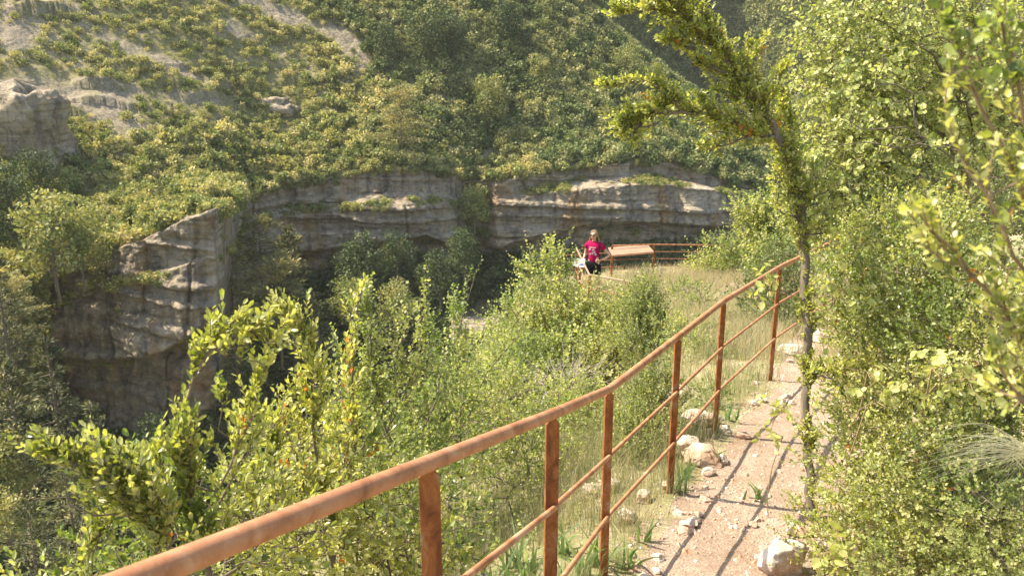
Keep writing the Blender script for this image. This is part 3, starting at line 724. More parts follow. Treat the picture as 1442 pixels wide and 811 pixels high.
def tree_at(px, ytop, ybot, d, arr, hh, name, label, cat, group=None):
    base = W(px, ybot, d); sc = (ybot-ytop)/F*d/hh/CP
    far_tree(name, arr, None, base, sc, label, cat, group)
CG = 'conifers standing against the left buttress'
for px, yt, yb, d, k, lab in [
    (52, 505, 790, 104, 0, 'sunlit conifer with layered branches at the lower left of the gorge'),
    (100, 465, 720, 118, 1, 'slender dark conifer close to the foot of the left buttress'),
    (22, 350, 560, 122, 1, 'dark conifer at the far left below the rim trees'),
    (68, 690, 900, 84, 2, 'low broad conifer at the bottom left corner'),
    (-30, 560, 820, 98, 0, 'conifer cut by the left edge of the gorge view'),
    (160, 560, 800, 112, 1, 'shaded conifer in the dark corner below the overhang'),
    (120, 640, 850, 92, 2, 'dim conifer deep in the gorge behind the boxwood'),
    (420, 325, 560, 168, 0, 'tall pale conifer in front of the recessed middle cliff'),
    (345, 440, 640, 150, 1, 'dark conifer right of the left buttress foot'),
    (455, 430, 620, 160, 2, 'shaded conifer below the recessed middle cliff')]:
    tree_at(px, yt, yb, d, CON[k], 16, 'conifer_tree', lab, 'conifer')
for px, yt, yb, d, k, lab in [
    (372, 312, 420, 176, 0, 'flat-topped pine in front of the middle cliff'),
    (398, 372, 520, 160, 1, 'broad yellowish pine with rounded top right of the left buttress'),
    (332, 350, 470, 166, 0, 'thin pine against the edge of the left buttress'),
    (566, 135, 235, 222, 1, 'dark lone pine standing above the middle cliff'),
    (152, 355, 410, 150, 0, 'small pine on the rim of the left buttress'),
    (30, 395, 500, 128, 1, 'pine below the leafy trees at the far left rim')]:
    tree_at(px, yt, yb, d, PIN[k], 11, 'pine_tree', lab, 'pine')
for px, yt, yb, d, k, lab in [
    (85, 275, 425, 142, 0, 'large pale leafy tree on the rim left of the buttress'),
    (120, 300, 410, 146, 1, 'rounded yellow-green tree beside the pale leafy rim tree'),
    (20, 235, 350, 150, 2, 'bright green leafy tree at the far left below the small rock wall'),
    (62, 215, 300, 160, 2, 'dark leafy tree right of the small rock wall'),
    (668, 262, 330, 226, 0, 'bright yellow-green tree in the gully between the two cliffs'),
    (655, 325, 400, 215, 2, 'dark round tree at the foot of the gully'),
    (560, 330, 400, 200, 2, 'dark leafy tree under the arched overhang'),
    (505, 335, 440, 196, 2, 'dark green tree left of the arched overhang'),
    (620, 355, 440, 196, 2, 'shaded tree below the gully mouth'),
    (500, 390, 480, 186, 0, 'sunlit leafy tree behind the middle bushes'),
    (560, 400, 470, 186, 1, 'pale olive tree below the arched overhang'),
    (20, 690, 800, 88, 1, 'pale grey-green broadleaf tree in the lower left corner'),
    (20, 600, 720, 100, 0, 'leafy tree beside the sunlit conifer at the lower left'),
    (225, 590, 700, 122, 2, 'dark bush-like tree at the foot of the left buttress'),
    (725, 480, 560, 150, 2, 'dark tree low in the gorge right of the bare rocks'),
    (780, 405, 470, 190, 2, 'dark tree behind the lookout shrub'),
    (640, 30, 100, 252, 2, 'tall dark tree near the top of the wooded slope'),
    (600, 20, 110, 250, 2, 'dark crowned tree at the upper edge of the wooded slope'),
    (715, 10, 80, 262, 2, 'dark pointed tree high on the wooded slope'),
    (545, 40, 110, 248, 2, 'dark tree at the top of the pale scree gully'),
    (690, 110, 190, 246, 0, 'olive tree in the middle of the wooded slope'),
    (760, 80, 140, 258, 0, 'round olive tree on the wooded slope'),
    (880, 70, 130, 266, 1, 'pale domed tree on the ridge line left of the arching branch'),
    (915, 95, 145, 268, 1, 'grey-green domed tree at the ridge end')]:
    tree_at(px, yt, yb, d, DEC[k], 8, 'leafy_tree', lab, 'tree')

for k_, hs in enumerate(hill_spots):
    a_, b_, d_ = PX(hs)
    if 0 < a_ < 1040 and b_ < 300:
        far_tree('conifer_tree', CON[k_ % 3], None, hs-np.array([0, 0, .3]), random.uniform(.22, .42), 'small dark conifer '+place_word(a_, b_), 'conifer', 'small conifers '+place_word(a_, b_))
# rock outcrops on the hillside
def outcrop(px, py, d, w, h, t, seed, label, mat='rock', rz=0.0, name='rock_outcrop'):
    rg_ = np.random.default_rng(seed); nu_, nv_ = 60, 40
    th = np.linspace(0, 2*math.pi, nu_, endpoint=False); ph = np.linspace(-.5, .5, nv_)*math.pi
    a, b = np.meshgrid(th, ph, indexing='ij')
    sx = np.sign(np.cos(a))*np.abs(np.cos(a))**.45*np.cos(b)**.35; sy = np.sign(np.sin(a))*np.abs(np.sin(a))**.45*np.cos(b)**.35; sz = np.sign(np.sin(b))*np.abs(np.sin(b))**.6
    Vv = np.stack([sx*w/2, sy*t/2, sz*h/2], -1)
    nn = fbm(Vv[..., 0]/w*3+seed, Vv[..., 1]/t*2, Vv[..., 2]/h*3, 4); n2 = vnoise(0*nn+seed, Vv[..., 0]/w*2, Vv[..., 2]/h*6)
    Vv *= (1+.6*nn+.16*n2+.25*fbm(Vv[..., 0]/2, Vv[..., 1]/2, Vv[..., 2]/2, 4))[..., None]
    i = np.arange(nu_*nv_).reshape(nu_, nv_); j = np.roll(i, -1, 0)
    T = np.stack([i[:, :-1], j[:, :-1], j[:, 1:], i[:, 1:]], -1).reshape(-1, 4)
    o = obj(name, npmesh(name, Vv.reshape(-1, 3), T, M[mat], np.zeros(nu_*nv_), True)); o.location = W(px, py, d)+np.array([0, t*.33, -h*.12]); o.rotation_euler = (0, 0, rz)
    tag(o, label, 'rock'); return o
outcrop(10, 178, 172, 16, 17, 14, 3, 'tall grey rock wall at the far left above the rim trees')
outcrop(390, 152, 228, 8, 6, 8, 5, 'dark blocky outcrop in the middle of the left hillside')
outcrop(672, 474, 186, 11, 5, 9, 12, 'bare grey rocks deep in the gorge below the gully')


# ------------------------------------------------------------------ near railing
def post_mesh(h, w=.052, t=.014):
    """flat bar with chamfered shoulders"""
    c = .013
    prof = [(-w/2, 0), (w/2, 0), (w/2, h-c-.01), (w/2-c, h-.01), (w/2-c, h), (-w/2+c, h), (-w/2+c, h-.01), (-w/2, h-c-.01)]
    V = np.array([(x, y, z) for y in (-t/2, t/2) for x, z in prof]); n = len(prof)
    bm_V = [Vector(v) for v in V]
    me = bpy.data.meshes.new('post'); F_ = [list(range(n)), list(range(2*n-1, n-1, -1))] + [[i, i+n, (i+1) % n+n, (i+1) % n] for i in range(n)]
    me.from_pydata(bm_V, [], F_); me.validate(); me.update(); me.materials.append(M['rustpost']); return me
PD = [(604, 652, 2.17), (778, 583, 3.3), (858, 548, 4.7), (955, 474, 5.8), (1019, 424, 7.0), (1098, 376, 8.9)]
tops = np.array([W(*p) for p in PD])
bk = tops[0]-(tops[1]-tops[0])*1.0; bk2 = tops[0]-(tops[1]-tops[0])*1.9
tops = np.vstack([bk2, bk, tops]); ext = W(1190, 332, 11.2); tops = np.vstack([tops, ext])
rail = empty('railing', (tops[2][0], tops[2][1], gz(tops[2][0], tops[2][1]))); tag(rail, 'rusty steel railing with flat posts and round rails beside the path', 'railing')
rl = np.array(rail.location)
def smooth_poly(P, n=14, r=.06):
    out = [P[0]]
    for i in range(1, len(P)-1):
        a, b, c = P[i-1], P[i], P[i+1]
        u = (a-b)/np.linalg.norm(a-b); v = (c-b)/np.linalg.norm(c-b)
        for t in np.linspace(0, 1, 5): out.append((1-t)**2*(b+u*r)+2*t*(1-t)*b+t*t*(b+v*r))
    out.append(P[-1]); return np.array(out)
def dens(P, s=.05):
    seg = np.linalg.norm(np.diff(P, axis=0), axis=1); c = np.r_[0, np.cumsum(seg)]; u = np.linspace(0, c[-1], int(c[-1]/s))
    return np.stack([np.interp(u, c, P[:, i]) for i in range(3)], -1)
tp = dens(smooth_poly(tops)); v, t = tubes([(tp, np.full(len(tp), .0215))], 20)
obj('top_rail', npmesh('top_rail', local(v, rl), t, M['rust'], smooth=True), rail)
for i in range(len(tops)):
    p = tops[i]; a = tops[min(i+1, len(tops)-1)]-tops[max(i-1, 0)]; az = math.atan2(a[1], a[0])
    g = p[2]-1.15; me = post_mesh(1.15-.012+.12)
    o = obj('post', me, rail); o.location = Vector((p[0], p[1], g-.12))-Vector(rl)
    o.rotation_euler = (0, 0, {2: math.radians(8), 3: math.radians(20)}.get(i, math.radians(28)))
    if i < len(tops)-1:
        nrm = unit(np.array([a[1], -a[0], 0.0]))
        for hgt in (.385, .755):
            A = p-np.array([0, 0, hgt]) + nrm*.010; B = tops[i+1]-np.array([0, 0, hgt]) + nrm*.016
            e = unit(B-A); A2 = A + e*.012; B2 = B + e*.012
            L_ = [A2, A2+e*.004]+[A2+(B2-A2)*f for f in np.linspace(.05, .95, 10)]+[B2-e*.004, B2]
            rr = np.array([.004]+[.0115]*12+[.004]) ; v, t = tubes([(np.array(L_), rr)], 12)
            obj('lower_rail', npmesh('lower_rail', local(v, rl), t, M['rust'], smooth=True), rail)
print('post base vs ground', [(round(p[2]-1.02-gz(p[0], p[1]), 2)) for p in tops])

# ------------------------------------------------------------------ lookout: railing, panel
def px3(px, py, d): return W(px, py, d)
lk = [px3(778, 330, 27.4), px3(862, 346, 26.8), px3(921, 344.5, 27), px3(984, 345, 27.4), px3(1050, 346, 27.8), px3(1120, 347, 28.2)]
lk[0] = lk[1]-(lk[2]-lk[1])*1.25+np.array([0, -.15, 0])
base = np.array([lk[2][0], lk[2][1], lk[2][2]-1.05]); lr = empty('lookout_railing', base); tag(lr, 'rusty railing with thin rails along the far edge of the lookout', 'railing')
for k, hh in enumerate((0, .22, .44, .66)):
    r_ = .022 if k == 0 else .011
    pts = [p-np.array([0, 0, hh]) for p in (lk[1:] if k == 0 else lk)]
    v, t = tubes([(dens(np.array(pts), .3), np.full(len(dens(np.array(pts), .3)), r_))], 8)
    obj('top_rail' if k == 0 else 'lower_rail', npmesh('rail', local(v, base), t, M['rust'], smooth=True), lr)
for p in lk:
    o = obj('post', post_mesh(1.2, .06, .02), lr); o.location = Vector(p)-Vector(base)-Vector((0, 0, 1.2)); o.rotation_euler = (0, 0, .1)
# tilted steel panel
pc = [px3(862, 359.5, 26.3), px3(921, 354.5, 26.5), px3(912, 344, 27.2), px3(856, 348.5, 27.0)]
pb = np.mean(pc, 0); pn = empty('viewing_panel', (pb[0], pb[1], gz(pb[0], pb[1]))); tag(pn, 'sloping rusty steel orientation panel on legs at the lookout edge', 'panel')
pl = np.array(pn.location); nrm = unit(np.cross(pc[1]-pc[0], pc[3]-pc[0]))
me = bpy.data.meshes.new('plate'); vs = [tuple(p-pl) for p in pc]+[tuple(p-pl-nrm*.03) for p in pc]
me.from_pydata(vs, [], [[0, 1, 2, 3], [7, 6, 5, 4], [0, 4, 5, 1], [1, 5, 6, 2], [2, 6, 7, 3], [3, 7, 4, 0]]); 
def platemat():
    m, t, out = nt('weathered_plate'); a = noise(t, 3, 5, .6, mapping(t)); bsdf(t, out, ramp(t, [(.3, (.27, .165, .10)), (.7, (.34, .225, .15))], a), .6, .35); return m
M['plate'] = platemat(); me.materials.append(M['plate']); obj('plate', me, pn)
v, t = tubes([(dens(np.array([pc[0]-nrm*.035, pc[1]-nrm*.035]), .2), np.full(len(dens(np.array([pc[0], pc[1]]), .2)), .02))], 8); obj('front_bar', npmesh('front_bar', local(v, pl), t, M['rust'], smooth=True), pn)
for p in (pc[0], pc[1]):
    o = obj('leg', post_mesh(1.25, .06, .02), pn); o.location = Vector(p-nrm*.03)-Vector(pl)-Vector((0, 0, 1.27))
# near railing of the lookout, in front of the person
fr = [px3(903, 399, 19.3), px3(888, 397, 19.4), px3(830, 387, 20.2), px3(817, 360, 22.6), px3(812, 350, 24.2)]
fb = np.array([fr[2][0], fr[2][1], fr[2][2]-.95]); fl = empty('lookout_railing', fb); tag(fl, 'short rusty railing bending around the person at the near side of the lookout', 'railing')
for k, hh in enumerate((0, .32, .64)):
    pts = dens(np.array([p-np.array([0, 0, hh]) for p in fr]), .15); v, t = tubes([(pts, np.full(len(pts), .024 if k == 0 else .011))], 8)
    obj('top_rail' if k == 0 else 'lower_rail', npmesh('rail', local(v, fb), t, M['plate'] if k == 0 else M['rust'], smooth=True), fl)
for p in fr[1:]:
    o = obj('post', post_mesh(1.15, .05, .02), fl); o.location = Vector(p)-Vector(fb)-Vector((0, 0, 1.16)); o.rotation_euler = (0, 0, .3)

# ------------------------------------------------------------------ person
def skinmat(name, col, rough=.5, spec=.4, **k):
    m, t, out = nt(name); b = bsdf(t, out, col, rough, spec)
    if name == 'skin': b.inputs['Subsurface Weight'].default_value = .1; b.inputs['Subsurface Radius'].default_value = (.02, .008, .004); b.inputs['Subsurface Scale'].default_value = .5
    return m
M['skin'] = skinmat('skin', (.58, .34, .23)); M['shirt'] = skinmat('crimson_cotton', (.34, .008, .07), .85, .1); M['shorts'] = skinmat('dark_cloth', (.018, .019, .024), .85, .15)
M['paper'] = skinmat('paper', (.46, .46, .45), .7, .2); M['print'] = skinmat('shirt_print', (.55, .40, .42), .8, .1); M['print2'] = skinmat('shirt_print_dark', (.25, .17, .2), .8, .1)
M['glass'] = skinmat('sunglass_lens', (.012, .01, .01), .15, .6); M['shoe'] = skinmat('shoe', (.06, .06, .07), .7, .2); M['blue'] = skinmat('blue_print', (.07, .12, .35), .6, .2)
m_, t_, o_ = nt('blond_hair'); bsdf(t_, o_, ramp(t_, [(.3, (.20, .105, .045)), (.7, (.50, .33, .17))], noise(t_, 1.0, 4, .6, mapping(t_, (90, 90, 8)))), .5, .4); M['hair'] = m_
def skinned(name, chains, mat, parent, levels=2, root=0):
    """one continuous surface grown from a jointed skeleton; chains: [(joint name, parent index, pos, (rx, ry))]"""
    me = bpy.data.meshes.new(name); me.from_pydata([c[1] for c in chains], [(c[0], i) for i, c in enumerate(chains) if c[0] >= 0], []); me.update()
    o = bpy.data.objects.new(name, me); link(o)
    sk = o.modifiers.new('skin', 'SKIN'); sl = me.skin_vertices[0].data if me.skin_vertices else None
    if sl is None:
        bpy.context.view_layer.update(); sl = me.skin_vertices[0].data
    for i, c in enumerate(chains):
        r = c[2]; sl[i].radius = r if isinstance(r, tuple) else (r, r); sl[i].use_root = (i == root)
    sk.use_smooth_shade = True
    sb = o.modifiers.new('sub', 'SUBSURF'); sb.levels = levels; sb.render_levels = levels
    bpy.context.view_layer.update(); dg = bpy.context.evaluated_depsgraph_get()
    nm = bpy.data.meshes.new_from_object(o.evaluated_get(dg)); bpy.data.objects.remove(o)
    nm.name = name; nm.materials.clear(); nm.materials.append(mat)
    for p in nm.polygons: p.material_index = 0; p.use_smooth = True
    r = obj(name, nm, parent); return r
def ell(c, r, n=20, m=14, cut=None):
    th = np.linspace(0, 2*math.pi, n, endpoint=False); ph = np.linspace(-.5, .5, m)*math.pi
    a, b = np.meshgrid(th, ph, indexing='ij'); V = np.stack([np.cos(a)*np.cos(b)*r[0], np.sin(a)*np.cos(b)*r[1], np.sin(b)*r[2]], -1)+np.array(c)
    i = np.arange(n*m).reshape(n, m); j = np.roll(i, -1, 0)
    return V.reshape(-1, 3), np.stack([i[:, :-1], j[:, :-1], j[:, 1:], i[:, 1:]], -1).reshape(-1, 4)
pp = W(835, 420, 21.9); pz = gz(pp[0], pp[1]); print('person ground px', PX(np.array([pp[0], pp[1], pz])))
per = empty('person', (pp[0], pp[1], pz), math.radians(-28)); tag(per, 'woman in a crimson t-shirt and dark shorts with sunglasses holding a leaflet', 'person')
def finger_chain(b, wrist, hand_dir, spreadv, curl, s=1.0):
    """palm and five fingers continuing from the wrist joint index"""
    out = list(b); w = Vector(wrist); d = Vector(hand_dir).normalized(); s_ = Vector(spreadv).normalized(); c = Vector(curl).normalized()
    wi = len(out)-1
    out.append((wi, tuple(w+d*.045), (.030*s, .016*s))); pi_ = len(out)-1
    for k, (off, ln) in enumerate(((-.030, .062), (-.010, .072), (.010, .068), (.029, .052))):
        p0 = w+d*.085+s_*off; out.append((pi_, tuple(p0), .0105)); a = len(out)-1
        p1 = p0+d*ln*.5+c*.010; out.append((a, tuple(p1), .0088)); p2 = p1+d*ln*.36+c*.026; out.append((a+1, tuple(p2), .0075))
    p0 = w+d*.03-s_*.036+c*.008; out.append((pi_, tuple(p0), .012)); a = len(out)-1; p1 = p0+d*.032-s_*.014+c*.014; out.append((a, tuple(p1), .010)); out.append((a+1, tuple(p1+d*.026+c*.012), .0085))
    return out
# x: viewer's right (her left), y: away from viewer; faces -y
B = [(-1, (0, 0, .93), (.145, .105)), (0, (0, -.005, 1.06), (.118, .088)), (1, (0, -.01, 1.20), (.135, .095)), (2, (0, 0, 1.33), (.150, .092)), (3, (0, .012, 1.41), (.07, .06)),
     (4, (-.004, .005, 1.455), (.048, .05)), (5, (-.008, -.012, 1.50), (.060, .070)), (6, (-.012, -.018, 1.56), (.073, .088)), (7, (-.012, -.006, 1.615), (.070, .085)), (8, (-.012, .0, 1.655), (.045, .055))]
i0 = len(B)
# viewer-left arm (her right) hanging, forearm forward
B += [(3, (-.145, .005, 1.365), .055), (i0, (-.195, .0, 1.31), .047), (i0+1, (-.225, .02, 1.17), .038), (i0+2, (-.235, .01, 1.08), .034), (i0+3, (-.235, -.10, .98), .030), (i0+4, (-.232, -.165, .93), .022)]
B = finger_chain(B, (-.232, -.165, .93), (-.05, -.8, -.35), (1, 0, 0), (0, .15, -1))
i1 = len(B)
B += [(3, (.145, .005, 1.365), .055), (i1, (.20, .01, 1.31), .047), (i1+1, (.30, .05, 1.19), .038), (i1+2, (.385, .08, 1.10), .034), (i1+3, (.30, .02, 1.03), .030), (i1+4, (.205, -.03, .99), .022)]
B = finger_chain(B, (.205, -.03, .99), (-.7, -.55, -.25), (0, -.3, .9), (-.4, .5, 0))
i2 = len(B)
for sx_, fw in ((-1, -.04), (1, .03)):
    k = len(B); B += [(0, (sx_*.085, 0, .84), (.088, .09)), (k, (sx_*.10, fw*.5, .66), .074), (k+1, (sx_*.105, fw, .49), .054), (k+2, (sx_*.105, fw+.02, .38), .053), (k+3, (sx_*.105, fw+.03, .22), .040), (k+4, (sx_*.105, fw+.03, .09), .034),
                      (k+5, (sx_*.115, fw-.05, .045), (.038, .03)), (k+6, (sx_*.125, fw-.14, .03), (.034, .02))]
body = skinned('body', B, M['skin'], per)
# t-shirt
T_ = [(-1, (0, 0, .86), (.172, .132)), (0, (0, -.005, 1.06), (.140, .106)), (1, (0, -.012, 1.20), (.155, .118)), (2, (0, -.004, 1.31), (.168, .115)), (3, (0, .01, 1.385), (.115, .085)), (4, (0, .012, 1.415), (.072, .068))]
T_ += [(3, (-.150, .005, 1.365), .074), (6, (-.200, .0, 1.305), .066), (7, (-.222, .012, 1.215), .064), (3, (.150, .005, 1.365), .074), (9, (.205, .01, 1.30), .066), (10, (.272, .035, 1.225), .062)]
skinned('shirt', T_, M['shirt'], per)
S_ = [(-1, (0, 0, 1.03), (.140, .108)), (0, (0, .0, .88), (.165, .125))]
for sx_, fw in ((-1, -.04), (1, .03)):
    k = len(S_); S_ += [(1, (sx_*.088, 0, .80), (.100, .105)), (k, (sx_*.100, fw*.4, .66), .098), (k+1, (sx_*.102, fw*.5, .56), .090)]
skinned('shorts', S_, M['shorts'], per)
for sx_, fw in ((-1, -.04), (1, .03)):
    v, t = ell((sx_*.118, fw-.055, .035), (.047, .135, .042)); obj('shoe', npmesh('shoe', v, t, M['shoe'], smooth=True), per)
# hair: long, parted, falling behind the shoulders
hd = np.array([-.012, -.006, 1.60]); rgp = np.random.default_rng(5); ch = []
for k in range(300):
    a = rgp.uniform(-.15, 1.15)*math.pi; e = rgp.uniform(.0, 1.45); r = np.array([.088, .102, .090])
    u = np.array([math.cos(a)*math.cos(e), math.sin(a)*math.cos(e), math.sin(e)]); p0 = hd+u*r; top = hd+np.array([0, -.02, .088])
    out = np.array([math.cos(a)*.09, abs(math.sin(a))*.095+.01, 0]); ln = rgp.uniform(.26, .36)
    p2 = hd+out+np.array([0, 0, -.06]); p3 = hd+out*np.array([1.4, 1.05, 0])+np.array([rgp.normal(0, .01), .015, -ln*.6]); p4 = hd+out*np.array([1.5, 1.0, 0])+np.array([rgp.normal(0, .02), .02, -ln])
    ch.append((dens(np.array([top, p0, p2, p3, p4]), .03), None))
ch = [(c, np.interp(np.arange(len(c)), [0, len(c)-1], [.013, .006])) for c, _ in ch]
v, t = tubes(ch, 4); obj('hair', npmesh('hair', v, t, M['hair'], smooth=True), per)
# face: nose, mouth, ears, sunglasses
v, t = ell((-.013, -.108, 1.558), (.012, .016, .02), 10, 8); obj('nose', npmesh('nose', v, t, M['skin'], smooth=True), per)
v, t = ell((-.013, -.094, 1.522), (.022, .008, .006), 10, 8); M['lip'] = skinmat('lips', (.45, .16, .13)); obj('mouth', npmesh('mouth', v, t, M['lip'], smooth=True), per)
for s in (-1, 1):
    v, t = ell((-.012+s*.030, -.098, 1.585), (.027, .011, .021), 12, 8); obj('sunglass_lens', npmesh('lens', v, t, M['glass'], smooth=True), per)
    v, t = ell((-.012+s*.076, -.01, 1.57), (.010, .018, .028), 10, 8); obj('ear', npmesh('ear', v, t, M['skin'], smooth=True), per)
    v, t = tubes([(np.array([[-.012+s*.055, -.09, 1.59], [-.012+s*.078, -.05, 1.588], [-.012+s*.08, .0, 1.58]]), np.full(3, .003))], 5); obj('sunglass_arm', npmesh('arm', v, t, M['glass'], smooth=True), per)
# shirt print: pale letter-like strokes over a greyish picture, following the chest
def patch(cx, cz, w, h, mat, k=6):
    u, q_ = np.meshgrid(np.linspace(-.5, .5, k), np.linspace(-.5, .5, k), indexing='ij'); x = cx+u*w; z = cz+q_*h
    y = -.1325 - .012*np.sin((z-1.0)*4) + .6*x*x
    return np.stack([x, y, z], -1).reshape(-1, 3), grid_tris(k, k)
sh = None
hsh = [c for c in per.children if c.name.startswith('shirt')][0]
from mathutils.bvhtree import BVHTree
bv = BVHTree.FromPolygons([v_.co for v_ in hsh.data.vertices], [list(p_.vertices) for p_ in hsh.data.polygons])
def on_chest(cx, cz, w, h, k=5):
    u, q_ = np.meshgrid(np.linspace(-.5, .5, k), np.linspace(-.5, .5, k), indexing='ij'); V_ = []
    for a_, b_ in zip((cx+u*w).ravel(), (cz+q_*h).ravel()):
        hit = bv.ray_cast(Vector((a_, -1, b_)), Vector((0, 1, 0))); V_.append((a_, (hit[0].y if hit[0] else -.12)-.003, b_))
    return np.array(V_), grid_tris(k, k)
def multi(lst, name, mat):
    V_, T_2, o = [], [], 0
    for v, t in lst: V_.append(v); T_2.append(t+o); o += len(v)
    return obj(name, npmesh(name, np.concatenate(V_), np.concatenate(T_2), mat), per)
multi([on_chest(-.075+k*.030, 1.285, .02, .028, 3) for k in range(6)] + [on_chest(rgp.uniform(-.08, .08), rgp.uniform(1.10, 1.25), rgp.uniform(.02, .06), rgp.uniform(.008, .03), 3) for _ in range(20)], 'shirt_print', M['print'])
pa = np.array([-.235, -.235, .915])
def sheet(c, w, h, rot, mat, name, par):
    me = bpy.data.meshes.new(name); vs = [(-w/2, -h/2, 0), (w/2, -h/2, 0), (w/2, h/2, .01), (-w/2, h/2, .01), (-w/2, -h/2, -.004), (w/2, -h/2, -.004), (w/2, h/2, .006), (-w/2, h/2, .006)]
    me.from_pydata(vs, [], [[0, 1, 2, 3], [7, 6, 5, 4], [0, 4, 5, 1], [1, 5, 6, 2], [2, 6, 7, 3], [3, 7, 4, 0]]); me.materials.append(mat)
    o = obj(name, me, par); o.location = c; o.rotation_euler = rot; return o
cR = Matrix.Rotation(math.radians(-28), 3, 'Z'); lc = Vector((pp[0], pp[1], pz)) + cR@Vector((-.27, -.25, .905))
lf = empty('leaflet', lc, math.radians(-28)); tag(lf, 'folded white leaflet held open in the hand of the person', 'leaflet')
sheet((-.07, 0, 0), .15, .21, (math.radians(55), math.radians(14), 0), M['paper'], 'page', lf); o = sheet((.07, 0, .0), .15, .21, (math.radians(55), math.radians(-12), 0), M['paper'], 'page', lf)
sheet((.02, -.012, .004), .10, .05, (0, 0, 0), M['blue'], 'printed_panel', o).location = (0, -.04, .006)

wv_, wt_ = ell((0, 0, 0), (.024, .011, .009), 12, 8); wm = npmesh('weld', wv_, wt_, M['rustpost'], smooth=True)
for pq_ in [c for c in rail.children if c.name.startswith('post')]:
    for z_, y_, f_ in ((1.257, 0, 1), (1.27-.012-.372, -.010, .6), (1.27-.012-.742, -.010, .6)):
        o_ = obj('weld', wm, pq_); o_.location = (0, y_, z_); o_.scale = (f_, 1, f_*1.3)


# ------------------------------------------------------------------ stones
def stone(px, py, d, w, h, seed, label, t=None, rz=0.0, grp=None, tint=0.0, sink=.25):
    rg_ = np.random.default_rng(seed); n = 30
    import bmesh
    bm = bmesh.new(); bmesh.ops.create_icosphere(bm, subdivisions=5, radius=1.0); Vv = np.array([v.co[:] for v in bm.verts]); Tt = np.array([[v.index for v in f.verts] for f in bm.faces]); bm.free()
    pl_ = unit(rg_.normal(size=(20, 3))); dd = rg_.uniform(.5, .85, 20)
    for a, b in zip(pl_, dd):  # flat fractures
        s = Vv@a; m = s > b; Vv[m] -= a*((s-b)[m])[:, None]*.92
    Vv *= (1+.22*fbm(Vv[:, 0]*2.2+seed, Vv[:, 1]*2.2, Vv[:, 2]*3.2, 5))[:, None]
    Vv *= np.array([w/2, (t or w)/2, h/2])
    p = (xy_at(px, py) if d < 20 else W(px, py, d)).copy(); p[2] = gz(p[0], p[1]) + h*(.5-sink)
    ti = np.clip(fbm(Vv[:, 0]*12, Vv[:, 1]*12, Vv[:, 2]*12, 2)*.8 + tint + .18, 0, .75)
    o = obj('rock', npmesh('rock', Vv, Tt, M['stone'], ti, True)); o.location = p; o.rotation_euler = (0, 0, rz); tag(o, label, 'rock', grp); return o
stone(1100, 806, 4.5, .36, .30, 1, 'large white block of limestone at the foot of the right bushes', .3, .3)
stone(1128, 752, 4.9, .2, .10, 2, 'flat pinkish stone just behind the large white block', tint=.5)
stone(905, 708, 5.7, .16, .15, 3, 'pale rounded stone at the path edge left of the fourth post', tint=.1)
stone(938, 688, 5.9, .09, .09, 4, 'small white round stone touching the fourth post')
stone(880, 735, 5.4, .14, .12, 5, 'cream stone at the path edge behind the iris leaves')
stone(985, 648, 6.6, .34, .24, 6, 'broad brownish rock under the fifth post', .4, .2, tint=.5, sink=.35)
stone(962, 640, 6.8, .3, .2, 7, 'pale flat rock left of the fifth post', tint=.1)
stone(1045, 617, 7.0, .16, .08, 8, 'small reddish stone right of the fifth post', tint=.5)
stone(1060, 742, 5.3, .06, .05, 9, 'small brown stone in the middle of the path', tint=.5)
stone(990, 598, 8.0, .36, .16, 10, 'grey rock half buried behind the rails at the fifth post', tint=.1)
stone(835, 700, 6.2, .34, .16, 11, 'pale slab in the grass seen between two posts', tint=0)
stone(862, 690, 6.6, .22, .12, 12, 'white stone in the grass right of the pale slab')
stone(962, 560, 9.5, .4, .2, 13, 'pale rock in the grass left of the fifth post', tint=.05)
stone(560+130, 775, 4.2, .12, .1, 14, 'small grey stone lying in the grass near the second post')
stone(1150, 480, 9.6, .6, .3, 15, 'white rocks beside the path behind the thin trunk', tint=0)
stone(1118, 498, 9.2, .5, .2, 16, 'flat white rock on the path just left of the thin trunk', tint=0)
stone(1008, 352, 26.5, .7, .9, 17, 'tan boulder standing at the right end of the lookout railing', tint=.45)
stone(1180, 800, 4.3, .09, .07, 18, 'small white stone at the bottom edge among roots')

rgs = np.random.default_rng(88); prot = [c for c in C.objects if c.name.startswith('rock') and 'rock_outcrop' not in c.name][:8]
for k_ in range(46):
    px_ = rgs.uniform(875, 1030) if k_ < 34 else rgs.uniform(1000, 1120); py_ = 905-.0-(px_-875)*1.9+rgs.normal(0, 26) if k_ < 34 else rgs.uniform(500, 600)
    p_ = xy_at(px_, py_); src = prot[k_ % len(prot)]; o_ = src.copy(); C.objects.link(o_)
    sz_ = rgs.uniform(.05, .13); dm = max(np.ptp(np.array([v.co[:] for v in src.data.vertices]), axis=0)); f_ = sz_/dm
    o_.scale = (f_, f_, f_*.8); o_.location = (p_[0], p_[1], gz(p_[0], p_[1])+sz_*.1); o_.rotation_euler = (0, 0, rgs.uniform(0, 6))
    lab_ = 'small pale stone in the row along the railing edge of the path' if k_ < 34 else 'small pale stone lying at the far bend of the path'
    tag(o_, lab_, 'stone', 'small stones lining the railing edge' if k_ < 34 else 'small stones at the far bend of the path')
    o_.name = 'stone'
